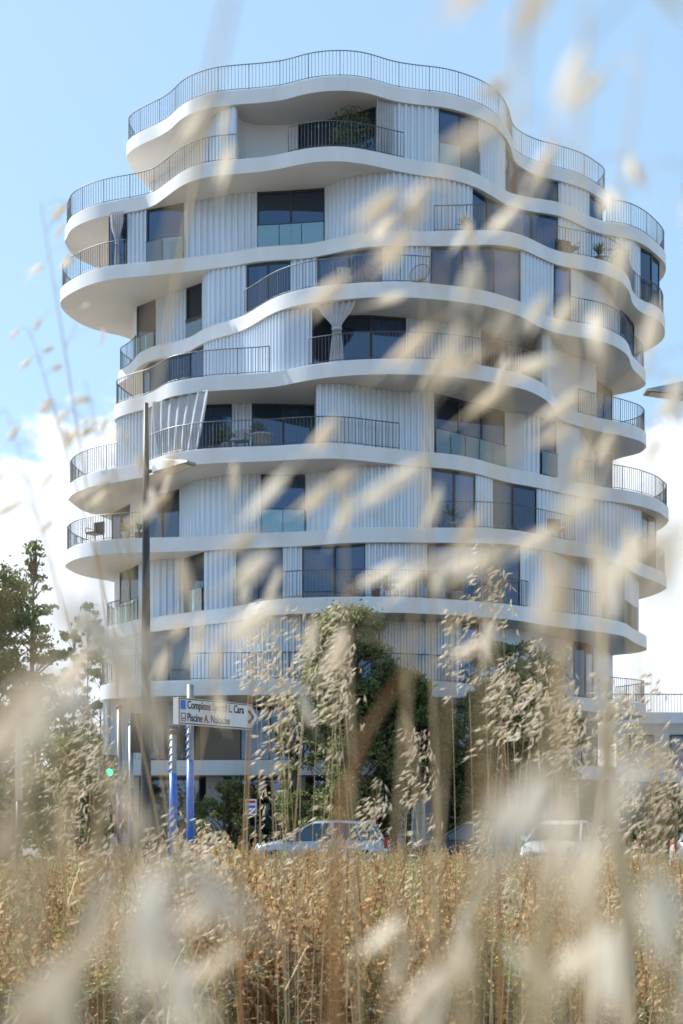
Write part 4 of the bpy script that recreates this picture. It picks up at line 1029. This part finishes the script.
# broad dry blades close to the lens
def blade(label,pts,D,w,m,group=None):
    P=[at(x,y,D+.02*i) for i,(x,y) in enumerate(pts)]
    b=P[0].copy(); b.z=gz(b.x,b.y)-.01; t=thing('dry_grass_blade',label,'grass blade',b,0,group)
    Q=[b]+P; Q=[q-b for q in Q]; mb=MB(); n=len(Q)
    for i,q in enumerate(Q):
        ww=w*(1-.85*(i/(n-1))**2)/2; d=(Q[min(i+1,n-1)]-Q[max(i-1,0)]).normalized(); s=Vector((d.z,0,-d.x)).normalized()*ww
        mb.v+= [tuple(q-s),tuple(q+Vector((0,ww*.5,0))),tuple(q+s)]
    for i in range(n-1):
        for j in range(2): a=i*3+j; mb.f.append((a,a+1,a+4,a+3)); mb.m.append(0)
    mb.build('leaf',M[m],t,True)
blade('rust brown blurred blade leaning right in front of the middle street tree',[(334,880),(340,800),(362,740),(392,690),(412,660)],.55,.0042,'stemo')
blade('thin rust stalk blurred in front of the silver car',[(240,900),(247,800),(251,700),(252,650)],1.6,.004,'stemo')
blade('pale stalk leaning right over the tower right-hand base',[(588,860),(596,800),(615,730),(628,680)],2.2,.006,'stem')
blade('brown blurred blade rising at the lower right before the neighbouring building',[(628,900),(615,820),(606,740),(610,680)],.8,.008,'stem')
blade('brown blurred blade at the far lower right edge of the trees',[(590,940),(598,760),(600,640),(592,560)],.55,.004,'straw')
blade('thin rust stalk blurred right of the dark grey car',[(500,960),(498,860),(503,760),(500,700)],1.8,.005,'stemo')
blade('pale blade lying diagonally across the bottom middle',[(425,1060),(445,980),(470,900),(500,850)],.5,.005,'straw')
blade('pale blurred blade slanting across the bottom left',[(60,1010),(90,930),(120,860),(170,800)],.34,.006,'straw')

# ------------------------------------------------------------------ sky, sun, camera
SUN_AZ=R(-62); SUN_EL=R(46)      # azimuth from +Y, negative = to the left
w=bpy.data.worlds.new('World'); S.world=w; w.use_nodes=True
nt=w.node_tree; N=nt.nodes; L=nt.links
bg=N['Background']; bg.inputs['Strength'].default_value=.12
sky=N.new('ShaderNodeTexSky'); sky.sky_type='NISHITA'; sky.sun_disc=False
sky.sun_elevation=SUN_EL; sky.sun_rotation=SUN_AZ%(2*math.pi)
sky.air_density=1.0; sky.dust_density=1.2; sky.ozone_density=1.6; sky.altitude=50
geo=N.new('ShaderNodeTexCoord'); sep=N.new('ShaderNodeSeparateXYZ'); L.new(geo.outputs['Generated'],sep.inputs[0])
def math_(op,a,b=None,clamp=False):
    n=N.new('ShaderNodeMath'); n.operation=op; n.use_clamp=clamp
    for i,v in enumerate((a,b)):
        if v is None: continue
        if isinstance(v,(int,float)): n.inputs[i].default_value=v
        else: L.new(v,n.inputs[i])
    return n.outputs[0]
# horizontal length and slope of the view direction
h=math_('SQRT',math_('ADD',math_('MULTIPLY',sep.outputs[0],sep.outputs[0]),math_('MULTIPLY',sep.outputs[1],sep.outputs[1])))
slope=math_('DIVIDE',sep.outputs[2],math_('MAXIMUM',h,.02))
mp=N.new('ShaderNodeMapping'); mp.inputs['Location'].default_value=(3.2,1.7,.4); mp.inputs['Scale'].default_value=(1,1,1.5); L.new(geo.outputs['Generated'],mp.inputs['Vector'])
n1=N.new('ShaderNodeTexNoise'); n1.inputs['Scale'].default_value=7.0; n1.inputs['Detail'].default_value=9; n1.inputs['Roughness'].default_value=.55; n1.inputs['Distortion'].default_value=.25
L.new(mp.outputs[0],n1.inputs['Vector'])
n2=N.new('ShaderNodeTexNoise'); n2.inputs['Scale'].default_value=26; n2.inputs['Detail'].default_value=8; n2.inputs['Roughness'].default_value=.6; L.new(mp.outputs[0],n2.inputs['Vector'])
nn=math_('ADD',math_('MULTIPLY',n1.outputs['Fac'],.8),math_('MULTIPLY',n2.outputs['Fac'],.2))
# clouds sit in a belt above the horizon
belt=math_('SUBTRACT',.258,slope)
dens=math_('ADD',math_('MULTIPLY',belt,7),math_('MULTIPLY',math_('SUBTRACT',nn,.5),2.1))
mr=N.new('ShaderNodeMapRange'); mr.interpolation_type='SMOOTHSTEP'; mr.inputs['From Min'].default_value=-.02; mr.inputs['From Max'].default_value=.10
fb=N.new('ShaderNodeMapRange'); fb.interpolation_type='SMOOTHSTEP'; fb.inputs['From Min'].default_value=.35; fb.inputs['From Max'].default_value=.85; L.new(sep.outputs[1],fb.inputs['Value'])
L.new(math_('SUBTRACT',dens,math_('MULTIPLY',math_('SUBTRACT',1,fb.outputs[0]),1.2)),mr.inputs['Value'])
mr2=N.new('ShaderNodeMapRange'); mr2.inputs['From Min'].default_value=0; mr2.inputs['From Max'].default_value=.5
L.new(dens,mr2.inputs['Value'])
cc=N.new('ShaderNodeMix'); cc.data_type='RGBA'; L.new(n2.outputs['Fac'],cc.inputs['Factor'])
cc.inputs['A'].default_value=(4.3,5.1,6.2,1); cc.inputs['B'].default_value=(7.6,7.8,8.0,1)
# thin high veil lightens the blue
veil=N.new('ShaderNodeMix'); veil.data_type='RGBA'; veil.inputs['Factor'].default_value=.5
L.new(sky.outputs[0],veil.inputs['A']); veil.inputs['B'].default_value=(3.1,4.9,6.6,1)
mx=N.new('ShaderNodeMix'); mx.data_type='RGBA'
L.new(mr.outputs[0],mx.inputs['Factor']); L.new(veil.outputs['Result'],mx.inputs['A']); L.new(cc.outputs['Result'],mx.inputs['B'])
L.new(mx.outputs['Result'],bg.inputs['Color'])
sd=bpy.data.lights.new('sun','SUN'); sd.energy=5.0; sd.angle=R(.6); sd.color=(1,.95,.86)
so=bpy.data.objects.new('sun',sd); COL.objects.link(so)
d=Vector((math.sin(SUN_AZ)*math.cos(SUN_EL),math.cos(SUN_AZ)*math.cos(SUN_EL),math.sin(SUN_EL)))
so.rotation_euler=d.to_track_quat('Z','Y').to_euler(); so.location=(-30,20,60)
cd=bpy.data.cameras.new('camera'); cam=bpy.data.objects.new('camera',cd); COL.objects.link(cam)
cam.location=(0,0,CZ); cam.rotation_euler=(R(90),0,0)
cd.sensor_fit='AUTO'; cd.sensor_width=36; cd.lens=36*F/1024; cd.shift_y=(HY-512)/1024
cd.clip_start=.02; cd.clip_end=5000
cd.dof.use_dof=True; cd.dof.focus_distance=13; cd.dof.aperture_fstop=6.3; cd.dof.aperture_blades=9
S.camera=cam
S.view_settings.view_transform='Standard'; S.view_settings.look='None'; S.view_settings.exposure=.65; S.view_settings.gamma=1
S.cycles.max_bounces=8; S.cycles.transparent_max_bounces=24; S.cycles.transmission_bounces=6
S.cycles.use_denoising=True
S.render.engine='CYCLES'
